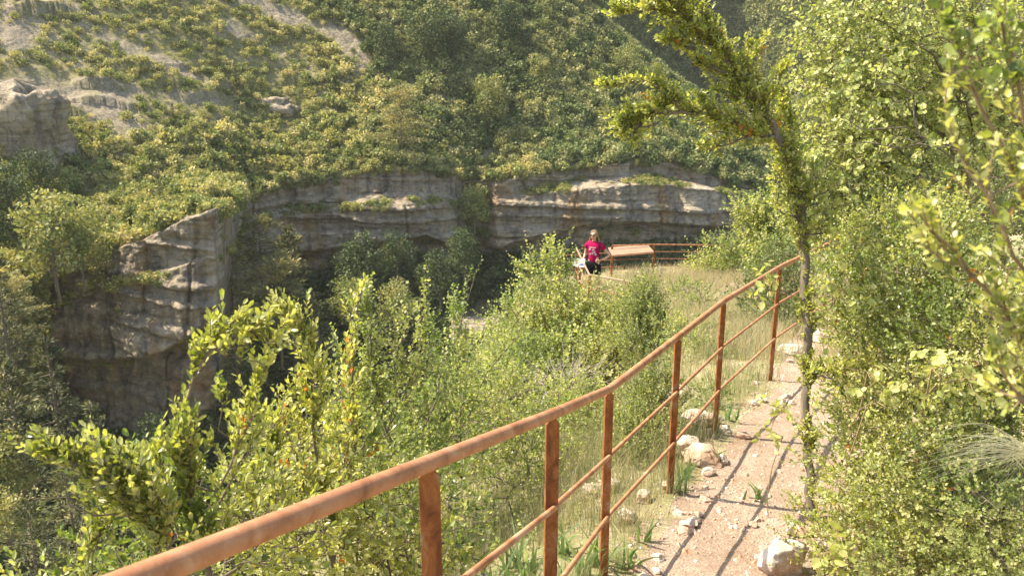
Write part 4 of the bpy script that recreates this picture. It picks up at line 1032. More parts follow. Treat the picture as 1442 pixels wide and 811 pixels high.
# gravel on the path
rg = np.random.default_rng(31)
n = 26000; yy = rg.uniform(1.8, 13, n)**1.0; ww = rg.uniform(.0, 1.7, n)
sx = np.interp(yy, SPN[:, 1], SPN[:, 0]); xx = sx + ww*1.1
clus = fbm(xx*1.8, yy*1.8, 4, 3); kp = rg.random(n) < .55+clus; xx, yy = xx[kp], yy[kp]; n = len(xx)
Z0, W0, _ = near_z(xx, yy, True)
tet = np.array([[1, 0, -.4], [.1, .9, -.4], [-.9, .3, -.4], [-.4, -.9, -.4], [.5, -.7, -.3], [.35, .3, .5], [-.3, .2, .55], [0, -.4, .45]]); tf_ = np.array([[0, 1, 5], [1, 2, 6], [1, 6, 5], [2, 3, 6], [3, 7, 6], [3, 4, 7], [4, 0, 5], [4, 5, 7], [5, 6, 7]])
s = .004 + .016*rg.random(n)**3 + (.028*rg.random(n)*(rg.random(n) < .025)); a = rg.uniform(0, 6.28, n)
Tv = tet[None]*(1+rg.normal(0, .22, (n, 8, 3))); ca, sa = np.cos(a)[:, None], np.sin(a)[:, None]
Vx = Tv[..., 0]*ca-Tv[..., 1]*sa; Vy = (Tv[..., 0]*sa+Tv[..., 1]*ca); Vg = np.stack([Vx, Vy, Tv[..., 2]*.75], -1)*s[:, None, None] + np.stack([xx, yy, Z0+s*.15], -1)[:, None]
tag(obj('gravel', npmesh('gravel', Vg.reshape(-1, 3), (tf_[None]+np.arange(n)[:, None, None]*8).reshape(-1, 3), M['stone'], np.repeat(np.clip(rg.normal(.6, .35, n), 0, 1), 8))), 'loose pinkish and white gravel strewn over the path', 'gravel', kind='stuff')

# ------------------------------------------------------------------ grass
def blades(rg, P, H, wd, lean, tint, segs=3):
    n = len(P); a = rg.uniform(0, 6.28, n); ld = np.stack([np.cos(a), np.sin(a), 0*a], -1)*np.abs(rg.normal(lean, lean*.6, n))[:, None]
    b = rg.uniform(0, 6.28, n); sd = np.stack([np.cos(b), np.sin(b), 0*b], -1)
    rows = []
    for k in range(segs+1):
        f = k/segs; c = P + np.array([0, 0, 1.0])*(H*f*(1-.25*lean*f))[:, None] + ld*(H*f**1.9)[:, None]
        w_ = wd*(1-f*.93); rows.append(c-sd*w_[:, None]); rows.append(c+sd*w_[:, None])
    V = np.stack(rows, 1); T = np.concatenate([np.array([[2*k, 2*k+1, 2*k+3], [2*k, 2*k+3, 2*k+2]]) for k in range(segs)])
    m = V.shape[1]; return V.reshape(-1, 3), (T[None]+np.arange(n)[:, None, None]*m).reshape(-1, 3), np.repeat(tint, m)
rg = np.random.default_rng(41)
gp = []
def grass_patch(n, x0, x1, y0, y1, wlo, whi, h, wd, lo, hi, nth=-.1, lean=.35, tuft=12, tr=.05):
    x = rg.uniform(x0, x1, n); y = rg.uniform(y0, y1, n); z, w, pw = near_z(x, y, True)
    k = (w > wlo) & (w < whi) & (fbm(x*1.1, y*1.1, 6, 2) > nth); x, y = x[k], y[k]; n = len(x)
    if n == 0: return
    x = np.repeat(x, tuft)+rg.normal(0, tr, n*tuft); y = np.repeat(y, tuft)+rg.normal(0, tr, n*tuft); z = near_z(x, y)
    H = h*np.repeat(rg.uniform(.5, 1.3, n), tuft)*rg.uniform(.5, 1.15, n*tuft)
    gp.append(blades(rg, np.stack([x, y, z-.01], -1), H, np.full(len(x), wd), lean, np.clip(np.repeat(rg.uniform(lo, hi, n), tuft)+rg.normal(0, .14, n*tuft), 0, 1)))
grass_patch(2600, -2, 2.5, 1.6, 7.5, -2.2, .05, .34, .0016, .1, .8, -.35)
grass_patch(2200, -2, 6, 5, 12, -4.5, .12, .42, .0024, .15, .9, -.3)
grass_patch(5600, -1, 9, 10, 24, -5, 3.5, .36, .0045, .35, 1.1, -.5, tuft=11, tr=.09)
grass_patch(1600, 0, 9, 22, 31, -5, 4, .28, .007, .6, 1.1, -.4, tuft=9, tr=.12)
grass_patch(900, 1.2, 6, 3.2, 12, .95, 3, .22, .002, .1, .8, -.1)
grass_patch(90, 0, 4, 3.2, 9, .1, 1.0, .08, .002, .2, .8, .0, tuft=9)
v, t, a = merge(gp)
tag(obj('grass', npmesh('grass', v, t, M['grass'], a)), 'tall dry and green grass on the slope left of the railing', 'grass', kind='stuff')
print('grass tris', len(t))
# low weeds between the grass
nW = 5200; xw = rg.uniform(-3, 8, nW); yw = rg.uniform(1.8, 20, nW)**1.0; zw, ww_, _ = near_z(xw, yw, True)
kw_ = (ww_ > -5) & (ww_ < 3.2) & ~((ww_ > .1) & (ww_ < 1.2)) & (fbm(xw*.9, yw*.9, 21, 3) > -.05); xw, yw, zw = xw[kw_], yw[kw_], zw[kw_]; nW = len(xw)
Ow = np.stack([xw, yw, zw], -1); Dw = unit(rg.normal(size=(nW, 3))*[.5, .5, .2]+[0, 0, 1]); Lw = rg.uniform(.08, .28, nW)
lvw, _t = shoots_to_leaves(rg, Ow, Dw, Lw, 9, .030, 1, .9, 0, 0, .2, .9, 1.2)
tag(obj('weeds', npmesh('weeds', lvw[0], lvw[1], M['leaf'], lvw[2])), 'low leafy weeds scattered through the grass', 'weeds', kind='stuff')

# strap-leaved iris clumps
def iris(x, y, n, h, seed, label):
    rg_ = np.random.default_rng(seed); z = gz(x, y); a = rg_.uniform(0, 6.28, n); P_ = np.stack([x+rg_.normal(0, .035, n), y+rg_.normal(0, .035, n), np.full(n, z-.01)], -1)
    v, t, ti = blades(rg_, P_, h*rg_.uniform(.55, 1.15, n), np.full(n, .0105), .42, np.clip(rg_.normal(.45, .25, n), 0, 1), 6)
    m = 14; V_ = v.reshape(n, m, 3); wid = (1-np.linspace(0, 1, 7)**3)/(1-np.linspace(0, 1, 7)*.93)
    c = (V_[:, 0::2]+V_[:, 1::2])/2; dlt = (V_[:, 1::2]-V_[:, 0::2])/2*wid[None, :, None]; V_[:, 0::2] = c-dlt; V_[:, 1::2] = c+dlt
    root = empty('iris_plant', (x, y, z)); tag(root, label, 'plant'); obj('leaves', npmesh('leaves', local(V_.reshape(-1, 3), (x, y, z)), t, M['iris'], ti), root)
for i, (px, py, n, h, lab) in enumerate([(700, 850, 16, .30, 'grey-green iris clump between the first and second posts'), (745, 830, 18, .32, 'iris clump just left of the second post'), (770, 850, 14, .3, 'iris clump at the foot of the second post'),
        (815, 812, 16, .32, 'iris clump between the second and third posts'), (845, 800, 14, .28, 'iris clump just left of the third post'), (880, 800, 12, .22, 'small iris at the path edge right of the third post'),
        (905, 762, 8, .16, 'tiny iris beside the path right of the third post'), (958, 690, 10, .22, 'iris leaves at the foot of the fourth post'), (1062, 705, 9, .15, 'low spreading iris in the path beside the white block'),
        (1010, 655, 7, .18, 'thin iris growing at the rock below the fifth post'), (1030, 595, 9, .2, 'iris right of the fifth post'), (965, 672, 7, .2, 'grey iris leaves right of the fourth post'), (725, 800, 14, .3, 'iris clump farther down the slope behind the second post'), (790, 780, 12, .28, 'iris clump in the grass behind the second and third posts')]):
    p = xy_at(px, py); iris(p[0], p[1], n, h, 60+i, lab)

def gb(x, y): return np.array([x, y, gz(x, y)-.03])
def LP(*pts): return np.array([W(*p) for p in pts])
# left foreground boxwood: leafy wands rising from below the rail
def boxbush(base, limbs, blobs, seed, label, **kw):
    p = Plant(base, seed)
    for lb in limbs:
        pts, o = lb; p.limb(LP(*pts), **o)
    for c, r, n, L in blobs: p.blob(W(*c), r, n, L)
    d = dict(leafm='box', size=.029, lod=0, per=9, rare=.005, group=None, width=.85, spread=.62, lo=.3); d.update(kw)
    return p.build('boxwood_bush', label, 'bush', **d)
lim = dict(dens=60, spread=.055, L=.075, up=.5, step=.07, jit=.006, leafy=(.12, 1))
boxbush(gb(-1.05, 2.7), [
    ([(300, 830, 2.5), (268, 720, 2.45), (262, 640, 2.4), (262, 560, 2.4), (285, 495, 2.38), (318, 462, 2.35), (352, 466, 2.33), (385, 486, 2.3)], lim),
    ([(335, 515, 2.38), (330, 490, 2.36), (345, 482, 2.33)], dict(lim, leafy=(.1, 1))),
    ([(318, 690, 2.5), (338, 610, 2.5), (362, 545, 2.48), (376, 518, 2.47)], lim),
    ([(316, 610, 2.45), (318, 560, 2.44)], dict(lim, dens=60)),
    ([(300, 740, 2.5), (330, 650, 2.5), (400, 590, 2.55)], lim),
    ([(255, 760, 2.4), (215, 660, 2.4), (245, 600, 2.42)], lim)],
    [((250, 800, 2.55), (.30, .25, .22), 110, .08), ((350, 740, 2.6), (.24, .25, .16), 110, .08), ((230, 720, 2.5), (.12, .2, .14), 40, .07)], 301,
    'glossy boxwood with tall curling leafy wands left of the handrail', hi=.95)
boxbush(gb(-1.4, 2.5), [
    ([(240, 800, 2.3), (205, 720, 2.25), (160, 680, 2.2), (110, 655, 2.18), (68, 648, 2.15)], lim),
    ([(200, 720, 2.25), (185, 665, 2.22), (130, 640, 2.2)], dict(lim, dens=80)),
    ([(250, 770, 2.3), (225, 700, 2.25), (190, 650, 2.25)], lim),
    ([(130, 850, 2.3), (120, 790, 2.25), (150, 740, 2.25)], lim),
    ([(190, 730, 2.2), (120, 722, 2.15), (95, 712, 2.1)], dict(lim, dens=10))],
    [((130, 830, 2.5), (.26, .2, .10), 45, .07), ((40, 860, 2.6), (.22, .2, .10), 25, .07)], 302,
    'low yellowish boxwood reaching to the lower left corner', hi=1.0, lo=.2, size=.028)
boxbush(gb(-.75, 3.4), [
    ([(470, 800, 3.0), (455, 700, 3.0), (445, 600, 3.0), (440, 520, 3.0), (425, 462, 2.98), (398, 436, 2.95)], dict(lim, spread=.06, L=.065)),
    ([(430, 700, 3.0), (420, 600, 3.0), (410, 540, 3.0)], dict(lim, spread=.06)),
    ([(480, 720, 3.1), (500, 620, 3.2), (492, 520, 3.2), (500, 430, 3.25), (512, 405, 3.25)], dict(lim, spread=.055, dens=70)),
    ([(400, 760, 2.9), (380, 650, 2.9), (395, 580, 2.9)], dict(lim, spread=.06))],
    [((430, 760, 3.0), (.34, .3, .30), 210, .09), ((520, 740, 3.2), (.30, .3, .25), 150, .09), ((420, 640, 3.1), (.22, .22, .2), 100, .08), ((490, 640, 3.2), (.2, .2, .2), 60, .08)], 303,
    'yellow-green boxwood close behind the handrail at the first post', hi=1.0, rare=.012)
boxbush(gb(-.35, 3.3), [], [((560, 780, 3.2), (.28, .25, .22), 110, .08), ((600, 830, 3.0), (.3, .2, .18), 70, .07)], 304, 'small leafy boxwood seen below the handrail beside the first post', hi=.95)
boxbush(gb(-1.9, 4.2), [], [((320, 830, 4.2), (.6, .6, .35), 200, .12), ((190, 850, 4.4), (.5, .6, .2), 90, .12), ((440, 740, 4.4), (.45, .5, .4), 170, .12)], 305, 'shaded boxwood filling the slope behind the foreground wands', hi=.85, size=.03, lod=1, leafm='box')

# thin-stemmed light shrubs in the middle
def shrub(base, limbs, blobs, seed, label, name='shrub', **kw):
    p = Plant(base, seed)
    for pts, o in limbs: p.limb(LP(*pts), **o)
    for b in blobs:
        c, r, n, L = b[:4]; p.blob(W(*c), r, n, L, **(b[4] if len(b) > 4 else {}))
    d = dict(leafm='leaf', size=.034, lod=1, per=9, width=1.3, cat='shrub'); d.update(kw); cat = d.pop('cat')
    return p.build(name, label, cat, **d)
ml = dict(dens=26, spread=.17, L=.14, up=.5, step=.15, jit=.02, leafy=(.25, 1))
shrub(gb(-1.3, 6.2), [
    ([(560, 700, 6.3), (540, 600, 6.2), (520, 500, 6.1), (510, 412, 6.0)], ml), ([(540, 620, 6.2), (585, 520, 6.2), (600, 440, 6.3), (600, 405, 6.3)], ml),
    ([(520, 640, 6.2), (480, 540, 6.0), (470, 470, 6.0)], ml), ([(560, 660, 6.2), (610, 580, 6.3), (640, 480, 6.5), (655, 400, 6.6), (668, 392, 6.6)], dict(ml, dens=18)),
    ([(545, 640, 6.0), (560, 540, 6.1), (555, 450, 6.1)], ml)],
    [((540, 620, 6.3), (.55, .5, .55), 260, .16), ((480, 600, 6.2), (.4, .4, .45), 150, .15), ((600, 540, 6.4), (.4, .35, .35), 90, .14), ((560, 500, 6.3), (.35, .35, .35), 80, .14)], 311,
    'tall airy shrub with thin grey stems in the centre behind the handrail')
shrub(gb(-.6, 7.2), [
    ([(650, 640, 7.2), (655, 560, 7.2), (650, 480, 7.2), (640, 420, 7.2)], ml), ([(655, 600, 7.2), (690, 520, 7.3), (720, 480, 7.3), (738, 468, 7.4)], ml),
    ([(640, 620, 7.0), (620, 540, 7.0), (600, 480, 7.0)], ml), ([(650, 620, 7.0), (700, 560, 7.3), (745, 520, 7.6)], ml)],
    [((640, 590, 7.1), (.5, .5, .4), 170, .16), ((590, 640, 6.8), (.5, .4, .35), 170, .16), ((700, 560, 7.6), (.35, .35, .3), 90, .15)], 312,
    'open grey-stemmed shrub with spreading twigs left of the third post', lo=.25, hi=.95)
shrub(gb(-.8, 4.7), [], [((540, 700, 5.0), (.45, .4, .35), 190, .13), ((620, 720, 5.0), (.3, .3, .3), 100, .12), ((470, 680, 5.2), (.5, .4, .4), 160, .13)], 313,
    'dense leafy shrub just above the handrail at the first post', size=.03, leafm='box', hi=.9)
shrub(gb(.1, 6.0), [], [((690, 690, 5.9), (.28, .28, .3), 90, .1)], 314, 'small green shrub in the grass between the first and second posts', leafm='box', size=.024, hi=.7)
shrub(gb(-.1, 9.0), [], [((720, 570, 9), (.6, .5, .35), 190, .14), ((680, 620, 8), (.5, .5, .3), 140, .14)], 315, 'low spreading shrub on the slope behind the second post', lo=.3, hi=1)
# brushy lookout shrub
shrub(gb(1.0, 14.6), [
    ([(770, 540, 14.6), (760, 460, 14.8), (745, 440, 15)], dict(ml, spread=.35, L=.25, dens=16)), ([(800, 480, 14.8), (790, 400, 15.2), (778, 338, 15.5)], dict(ml, spread=.38, L=.25, dens=20)),
    ([(850, 500, 14.8), (880, 450, 15), (865, 435, 15.5)], dict(ml, spread=.35, L=.25, dens=16))],
    [((800, 465, 15.2), (.85, .8, .70), 820, .3), ((850, 462, 15.2), (.75, .7, .50), 560, .3), ((768, 392, 15.8), (.5, .5, .5), 240, .28), ((738, 450, 15.2), (.45, .45, .4), 160, .26), ((690, 560, 13.6), (.8, .7, .5), 300, .28), ((660, 600, 12.5), (.8, .7, .5), 300, .28),
     ((780, 515, 14.2), (.85, .7, .5), 520, .28), ((715, 530, 14.0), (.75, .7, .5), 300, .28), ((870, 490, 14), (.6, .6, .45), 240, .26)], 321,
    'large rounded light green shrub in front of the person', size=.062, per=8, leafm='leaf', lo=.3, hi=1.0, tip=.003, skel=.45)
shrub(gb(2.5, 13.2), [], [((905, 450, 13.4), (.34, .34, .5), 300, .22, dict(up=1.5)), ((900, 480, 13.1), (.42, .4, .5), 240, .22, dict(up=1.5)), ((912, 415, 13.7), (.22, .22, .25), 80, .22, dict(up=1.5))], 322,
    'dark upright juniper bush at the edge of the grassy slope', leafm='leaf', size=.042, per=13, hi=.6, lo=.0, tip=.003, skel=.4, cat='bush', name='juniper_bush')
shrub(gb(-.2, 12.0), [], [((790, 535, 12), (.5, .4, .2), 150, .28, dict(up=.1))], 323,
    'tangle of bare grey dead twigs below the lookout shrub', leafm='broom', size=.016, per=1, lo=.1, hi=.9, tip=.004, skel=.8, bark='deadwood', name='dead_brush', cat='brush')
shrub(gb(1.15, 6.8), [], [((918, 560, 7.3), (.22, .24, .30), 260, .13, dict(up=1.4)), ((905, 610, 7.0), (.26, .24, .22), 220, .12, dict(up=1.4)), ((890, 640, 6.8), (.18, .2, .16), 100, .12, dict(up=1.4))], 324,
    'dense green upright bush left of the fourth post', leafm='leaf', size=.026, per=12, hi=.7, lo=.05, tip=.002, skel=.4, cat='bush', name='bush')
shrub(gb(.6, 7.9), [], [((832, 590, 8.3), (.42, .4, .34), 330, .14), ((800, 570, 8.8), (.3, .3, .25), 120, .13)], 325, 'rounded light green shrub behind the third post', size=.034, lo=.2, hi=.9, cat='bush', name='bush')
shrub(gb(.1, 6.6), [], [((748, 640, 6.9), (.3, .3, .3), 190, .12)], 326, 'leafy shrub showing above the handrail left of the second post', size=.03, lo=.1, hi=.8)
shrub(gb(2.4, 10.8), [], [((985, 500, 11.3), (.34, .34, .26), 150, .14), ((1010, 515, 11), (.25, .25, .2), 70, .13)], 327, 'small leafy shrub in the grass seen between the fourth and fifth posts', size=.036, lo=.2, hi=.9)
shrub(gb(2.9, 12.4), [], [((965, 470, 12.6), (.4, .34, .26), 160, .16)], 328, 'low green shrub at the edge of the dry grass right of the juniper', size=.04, lo=.2, hi=.9)
shrub(gb(1.9, 7.6), [], [((1000, 560, 8.2), (.2, .2, .16), 80, .1)], 329, 'tiny green shrub just left of the fifth post', size=.026, lo=.1, hi=.8)
# right of the lookout
shrub(gb(6.4, 22.5), [([(1085, 400, 23), (1085, 340, 23), (1080, 300, 23)], dict(ml, spread=.5, dens=12, L=.3))],
    [((1085, 320, 23), (.85, .8, .72), 520, .34), ((1060, 300, 23), (.5, .5, .35), 130, .3), ((1100, 370, 22), (.8, .8, .7), 380, .34)], 331,
    'rounded leafy small tree beyond the path beside the far cliff end', size=.085, per=8, leafm='leaf', lo=.25, hi=.95, tip=.004, skel=.4, name='small_tree', cat='tree')
shrub(gb(5.4, 24.5), [], [((1030, 365, 24.6), (.95, .8, .5), 420, .34), ((1000, 385, 24.2), (.6, .6, .35), 180, .3), ((1075, 375, 24), (.8, .8, .6), 320, .34)], 332,
    'wide olive bush at the right end of the lookout railing', size=.08, per=8, leafm='leaf', lo=.2, hi=.85, tip=.004, skel=.4, cat='bush', name='bush')
shrub(gb(4.9, 14.5), [], [((1080, 420, 15), (.55, .5, .55), 340, .24), ((1110, 400, 14), (.5, .5, .6), 260, .24), ((1100, 455, 13.5), (.4, .4, .35), 140, .2)], 333,
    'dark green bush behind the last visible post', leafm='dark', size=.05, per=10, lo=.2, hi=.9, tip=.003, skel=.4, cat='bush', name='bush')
shrub(gb(4.0, 16.5), [], [((985, 425, 17), (.3, .3, .3), 60, .2), ((960, 410, 18), (.25, .25, .2), 40, .2)], 334, 'small leafy shrub growing out of the dry grass on the lookout', leafm='leaf', size=.05, tip=.003)
# arching boxwood with a leaf-clad trunk
p = Plant(gb(*(W(1142, 715, 5.75)[:2])), 341)
al = dict(step=.1, jit=.012, leafy=(0, 1))
p.limb(LP((1140, 640, 5.75), (1136, 560, 5.72), (1140, 470, 5.7), (1133, 400, 5.7), (1130, 320, 5.65)), dens=135, spread=.085, L=.06, **al)
p.limb(LP((1128, 300, 5.65), (1118, 250, 5.6), (1098, 200, 5.55), (1078, 160, 5.5), (1045, 110, 5.4), (1010, 60, 5.3), (975, 25, 5.2), (925, -12, 5.1)), dens=250, spread=.15, L=.08, **al)
p.limb(LP((1085, 195, 5.5), (1040, 178, 5.4), (990, 160, 5.3), (950, 152, 5.2), (905, 160, 5.15), (872, 172, 5.1)), dens=200, spread=.12, L=.08, **al)
p.limb(LP((960, 150, 5.2), (925, 118, 5.15), (885, 115, 5.1), (855, 122, 5.05)), dens=210, spread=.09, L=.08, **al)
p.limb(LP((925, 165, 5.15), (885, 178, 5.1), (890, 195, 5.1)), dens=130, spread=.085, L=.07, **al)
p.limb(LP((1060, 185, 5.45), (1020, 205, 5.4), (985, 212, 5.35)), dens=70, spread=.06, L=.07, **al)
p.limb(LP((1015, 70, 5.3), (975, 55, 5.25), (935, 60, 5.2)), dens=130, spread=.085, L=.07, **al)
p.limb(LP((1045, 120, 5.4), (1000, 95, 5.35), (978, 88, 5.3)), dens=130, spread=.085, L=.07, **al)
p.limb(LP((975, 25, 5.2), (920, 10, 5.15), (868, 18, 5.1)), dens=110, spread=.08, L=.07, **al)
p.limb(LP((1040, 110, 5.4), (1065, 70, 5.4), (1078, 55, 5.4)), dens=120, spread=.09, L=.07, **al)
p.limb(LP((1080, 150, 5.5), (1098, 105, 5.5), (1110, 90, 5.5)), dens=120, spread=.09, L=.07, **al)
p.limb(LP((1130, 330, 5.65), (1110, 250, 5.6), (1110, 170, 5.6), (1100, 120, 5.6)), dens=190, spread=.14, L=.08, **al)
p.limb(LP((1050, 140, 5.4), (1010, 128, 5.35), (985, 142, 5.3)), dens=100, spread=.05, L=.07, **al)
p.blob(W(1150, 290, 5.6), (.14, .14, .22), 90, .07); p.blob(W(1170, 520, 5.6), (.16, .1, .04), 40, .06)
p.build('arching_tree', 'slender leaf-clad boxwood trunk beside the path arching over to the upper left', 'tree', 'boxbright', size=.034, lod=0, per=8, rare=.01, tip=.0022, maxr=.034, hi=.85, lo=.15, bark='bark', crown='crown', wood='trunk')
# right side masses
RB = [
 ((1, 2.75, 5.3), [((1215, 640, 5.3), (.30, .35, .40), 290, .1), ((1200, 760, 5.0), (.40, .3, .22), 230, .1), ((1260, 700, 4.9), (.38, .35, .38), 320, .1)], 'box', 'dense low boxwood right of the white block', dict(lo=.25, hi=1.0)),
 ((2, 3.2, 4.9), [((1340, 700, 4.7), (.45, .4, .42), 480, .1), ((1410, 780, 4.3), (.35, .3, .3), 230, .1), ((1300, 800, 4.5), (.35, .3, .12), 170, .08)], 'leaf', 'pale small-leaved bush in the lower right corner', dict(lo=.2, hi=.95, size=.026)),
 ((3, 2.9, 6.1), [((1235, 540, 6.0), (.36, .35, .34), 280, .1), ((1222, 430, 6.1), (.32, .3, .36), 320, .1), ((1260, 450, 5.8), (.45, .4, .40), 520, .1), ((1196, 350, 6.1), (.22, .2, .26), 150, .1), ((1260, 560, 5.6), (.4, .35, .36), 360, .1)], 'box', 'tall yellow-green boxwood right behind the leaf-clad trunk', dict(lo=.25, hi=1.0)),
 ((4, 3.6, 5.4), [((1380, 500, 5.0), (.5, .4, .42), 560, .1), ((1340, 390, 5.3), (.45, .4, .36), 480, .1), ((1420, 590, 4.7), (.4, .3, .3), 280, .1), ((1300, 330, 5.6), (.4, .35, .26), 300, .1), ((1330, 600, 5.1), (.4, .35, .3), 330, .1)], 'box', 'broad boxwood mass at the right edge of the picture', dict(lo=.2, hi=.95)),
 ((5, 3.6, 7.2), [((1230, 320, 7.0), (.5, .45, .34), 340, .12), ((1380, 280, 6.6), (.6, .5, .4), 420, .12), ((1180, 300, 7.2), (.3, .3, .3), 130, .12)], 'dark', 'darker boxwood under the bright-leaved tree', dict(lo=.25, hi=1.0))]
for (k, bx, by), bl, lm, lab, kw in RB:
    bl = [(c, r, int(m*1.45), L) for c, r, m, L in bl]
    d = dict(size=.028, leafm=lm, per=9, skel=.35, rare=.0015, name='boxwood_bush', cat='bush', width=1.1, lod=1); d.update(kw)
    shrub(gb(bx, by), [], bl, 350+k, lab, **d)
hz = dict(dens=22, spread=.3, L=.2, up=.2, step=.15, jit=.02, leafy=(.2, 1))
shrub(gb(5.1, 7.9), [
    ([(1350, 220, 7.4), (1290, 160, 7.2), (1230, 130, 7.0), (1170, 110, 6.9)], hz), ([(1340, 210, 7.4), (1280, 190, 7.1), (1210, 200, 7.0), (1150, 190, 6.9)], hz), ([(1380, 200, 7.3), (1330, 90, 7.0), (1270, 40, 6.9), (1200, 20, 6.8)], hz),
    ([(1400, 150, 7.2), (1380, 40, 7.0), (1340, -30, 7)], hz), ([(1290, 150, 7.2), (1278, 90, 7.1), (1250, 60, 7)], hz), ([(1375, 215, 6.4), (1300, 196, 6.2), (1235, 180, 6.1), (1180, 172, 6.1)], dict(hz, dens=5)), ([(1370, 225, 6.3), (1290, 196, 6.1), (1210, 200, 6.0), (1150, 192, 6.0)], dict(hz, dens=4)), ([(1290, 130, 6.4), (1240, 118, 6.2), (1245, 60, 6.2)], dict(hz, dens=4))],
    [((1280, 60, 7.2), (.9, .7, .5), 330, .2), ((1200, 130, 7.0), (.45, .5, .5), 260, .2), ((1390, 90, 7.2), (.7, .6, .6), 280, .2), ((1230, 220, 7.1), (.5, .4, .3), 170, .2), ((1350, 170, 7.4), (.6, .5, .4), 200, .2), ((1170, 60, 7.1), (.35, .4, .3), 80, .18), ((1170, 230, 6.9), (.3, .4, .3), 110, .18), ((1230, -20, 7.1), (.7, .5, .3), 180, .2)], 361,
    'bright green broad-leaved small tree with bare crossing twigs in the upper right', name='small_tree', cat='tree', leafm='hazel', size=.043, per=8, lod=2, width=.95, tip=.003, spread=.95, droop=.35, skel=.45, lo=.2, hi=.95)
# tree higher on the bank closes the view beyond
shrub(gb(8.5, 11.0), [], [((1330, 120, 12), (1.7, 1.2, 1.4), 620, .35), ((1200, 200, 12.5), (.9, .8, .9), 260, .3), ((1420, 220, 11), (1.3, 1, 1), 420, .35), ((1250, 310, 11.5), (1.2, .9, .6), 330, .3)], 362,
    'olive bush higher on the bank behind the bright-leaved tree', name='bush', cat='bush', leafm='leaf', size=.075, per=8, tip=.004, skel=.4, lo=.1, hi=.75)
# close out-of-focus branches
nb = dict(dens=110, spread=.045, L=.035, up=.3, step=.04, jit=.003, leafy=(.05, 1))
p = Plant(gb(1.6, .9), 371)
p.limb(LP((1660, 950, 1.2), (1580, 620, 1.2)), dens=2, spread=.03, L=.03, step=.08, jit=.004)
p.limb(LP((1500, 420, 1.2), (1440, 270, 1.15), (1385, 150, 1.12), (1335, 40, 1.1), (1300, -40, 1.1)), **dict(nb, dens=100))
p.limb(LP((1480, 560, 1.2), (1420, 450, 1.15), (1340, 360, 1.15), (1290, 300, 1.12)), **dict(nb, dens=90))
p.limb(LP((1500, 470, 1.2), (1440, 380, 1.1), (1380, 260, 1.1), (1340, 200, 1.1), (1330, 150, 1.1)), **dict(nb, dens=80))
p.limb(LP((1490, 300, 1.2), (1430, 140, 1.15), (1410, 20, 1.1)), **dict(nb, dens=100))
p.limb(LP((1500, 640, 1.2), (1440, 560, 1.2), (1400, 500, 1.15)), **dict(nb, dens=70))
p.build('boxwood_branch', 'blurred boxwood branch close to the camera at the right edge', 'branch', 'box', size=.019, lod=0, per=5, rare=.015, tip=.0012, maxr=.006, lo=.3, hi=.95, bark='twig')
# sprouts with broad leaves, vine, broom
def sprout(px, py, d, n, r, size, seed, label, leafm='hazel', name='leafy_sprout', cat='plant', per=4, droop=.3, base=None):
    b = W(px, py, d); b2 = gb(b[0], b[1]) if base is None else W(*base)
    q = Plant(b2, seed); q.blob(b, r, n, size*1.6)
    return q.build(name, label, cat, leafm, size=size, per=per, lod=2, width=.95, tip=.0018, droop=droop, spread=1.0, lo=.5, hi=1.0, bark='twig')
sprout(1095, 585, 5.6, 12, (.16, .1, .14), .05, 401, 'sprout with rounded bright leaves over the path left of the thin trunk')
sprout(1078, 402, 5.7, 10, (.09, .09, .09), .055, 402, 'bright vine leaves hanging at the last visible post', name='vine', cat='vine', base=(1133, 420, 5.7))
sprout(1190, 400, 5.2, 7, (.12, .1, .1), .06, 403, 'bright vine leaves right of the thin trunk', name='vine', cat='vine', base=(1140, 440, 5.7))
sprout(1165, 775, 4.6, 9, (.09, .09, .07), .06, 404, 'broad-leaved green sprout beside the large white block')
sprout(1330, 525, 4.5, 16, (.26, .2, .1), .055, 405, 'ivy-like bright leaves in the middle of the right bushes', name='vine', cat='vine', base=(1330, 640, 5.0))
sprout(1215, 560, 4.9, 10, (.2, .2, .15), .05, 406, 'scattered bright leaves at the foot of the right boxwood')
sprout(1215, 530, 4.9, 8, (.2, .2, .05), .05, 407, 'leafy sprig on the low side branch of the thin trunk', name='vine', cat='vine', base=(1190, 640, 5.2))
# broom tussock of thin arching stems
rgb = np.random.default_rng(410); n = 80; b0 = W(1450, 640, 3.7)
a = rgb.normal(math.pi, .55, n); ln = rgb.uniform(.2, .5, n)
rows = []; S_ = 6; el = rgb.normal(.45, .4, n)
sd = np.stack([0*a, np.ones(n)*.3, np.ones(n)], -1)
for k in range(S_+1):
    f = k/S_; c = b0 + np.stack([np.cos(a)*ln*f, np.sin(a)*ln*f*.6, ln*el*f - .75*ln*f**2*np.abs(el+.3)], -1) if k else b0+rgb.normal(0, .04, (n, 3))
    
    rows += [c-sd*.0011*(1-.7*f), c+sd*.0011*(1-.7*f)]
V = np.stack(rows, 1); T = np.concatenate([np.array([[2*k, 2*k+1, 2*k+3], [2*k, 2*k+3, 2*k+2]]) for k in range(S_)])
br = empty('broom_shrub', b0); tag(br, 'tuft of thin pale arching stems at the lower right edge', 'shrub')
obj('stems', npmesh('stems', local(V.reshape(-1, 3), b0), (T[None]+np.arange(n)[:, None, None]*V.shape[1]).reshape(-1, 3), M['broom'], np.repeat(rgb.random(n), V.shape[1])), br)
stm, tmm = tubes([(np.array([[.25, .1, gz(b0[0]+.25, b0[1]+.1)-b0[2]-.05], [.2, 0, -.25], [0, 0, .02]]), np.array([.009, .008, .004]))], 6); obj('stalk', npmesh('stalk', stm, tmm, M['twig'], smooth=True), br)

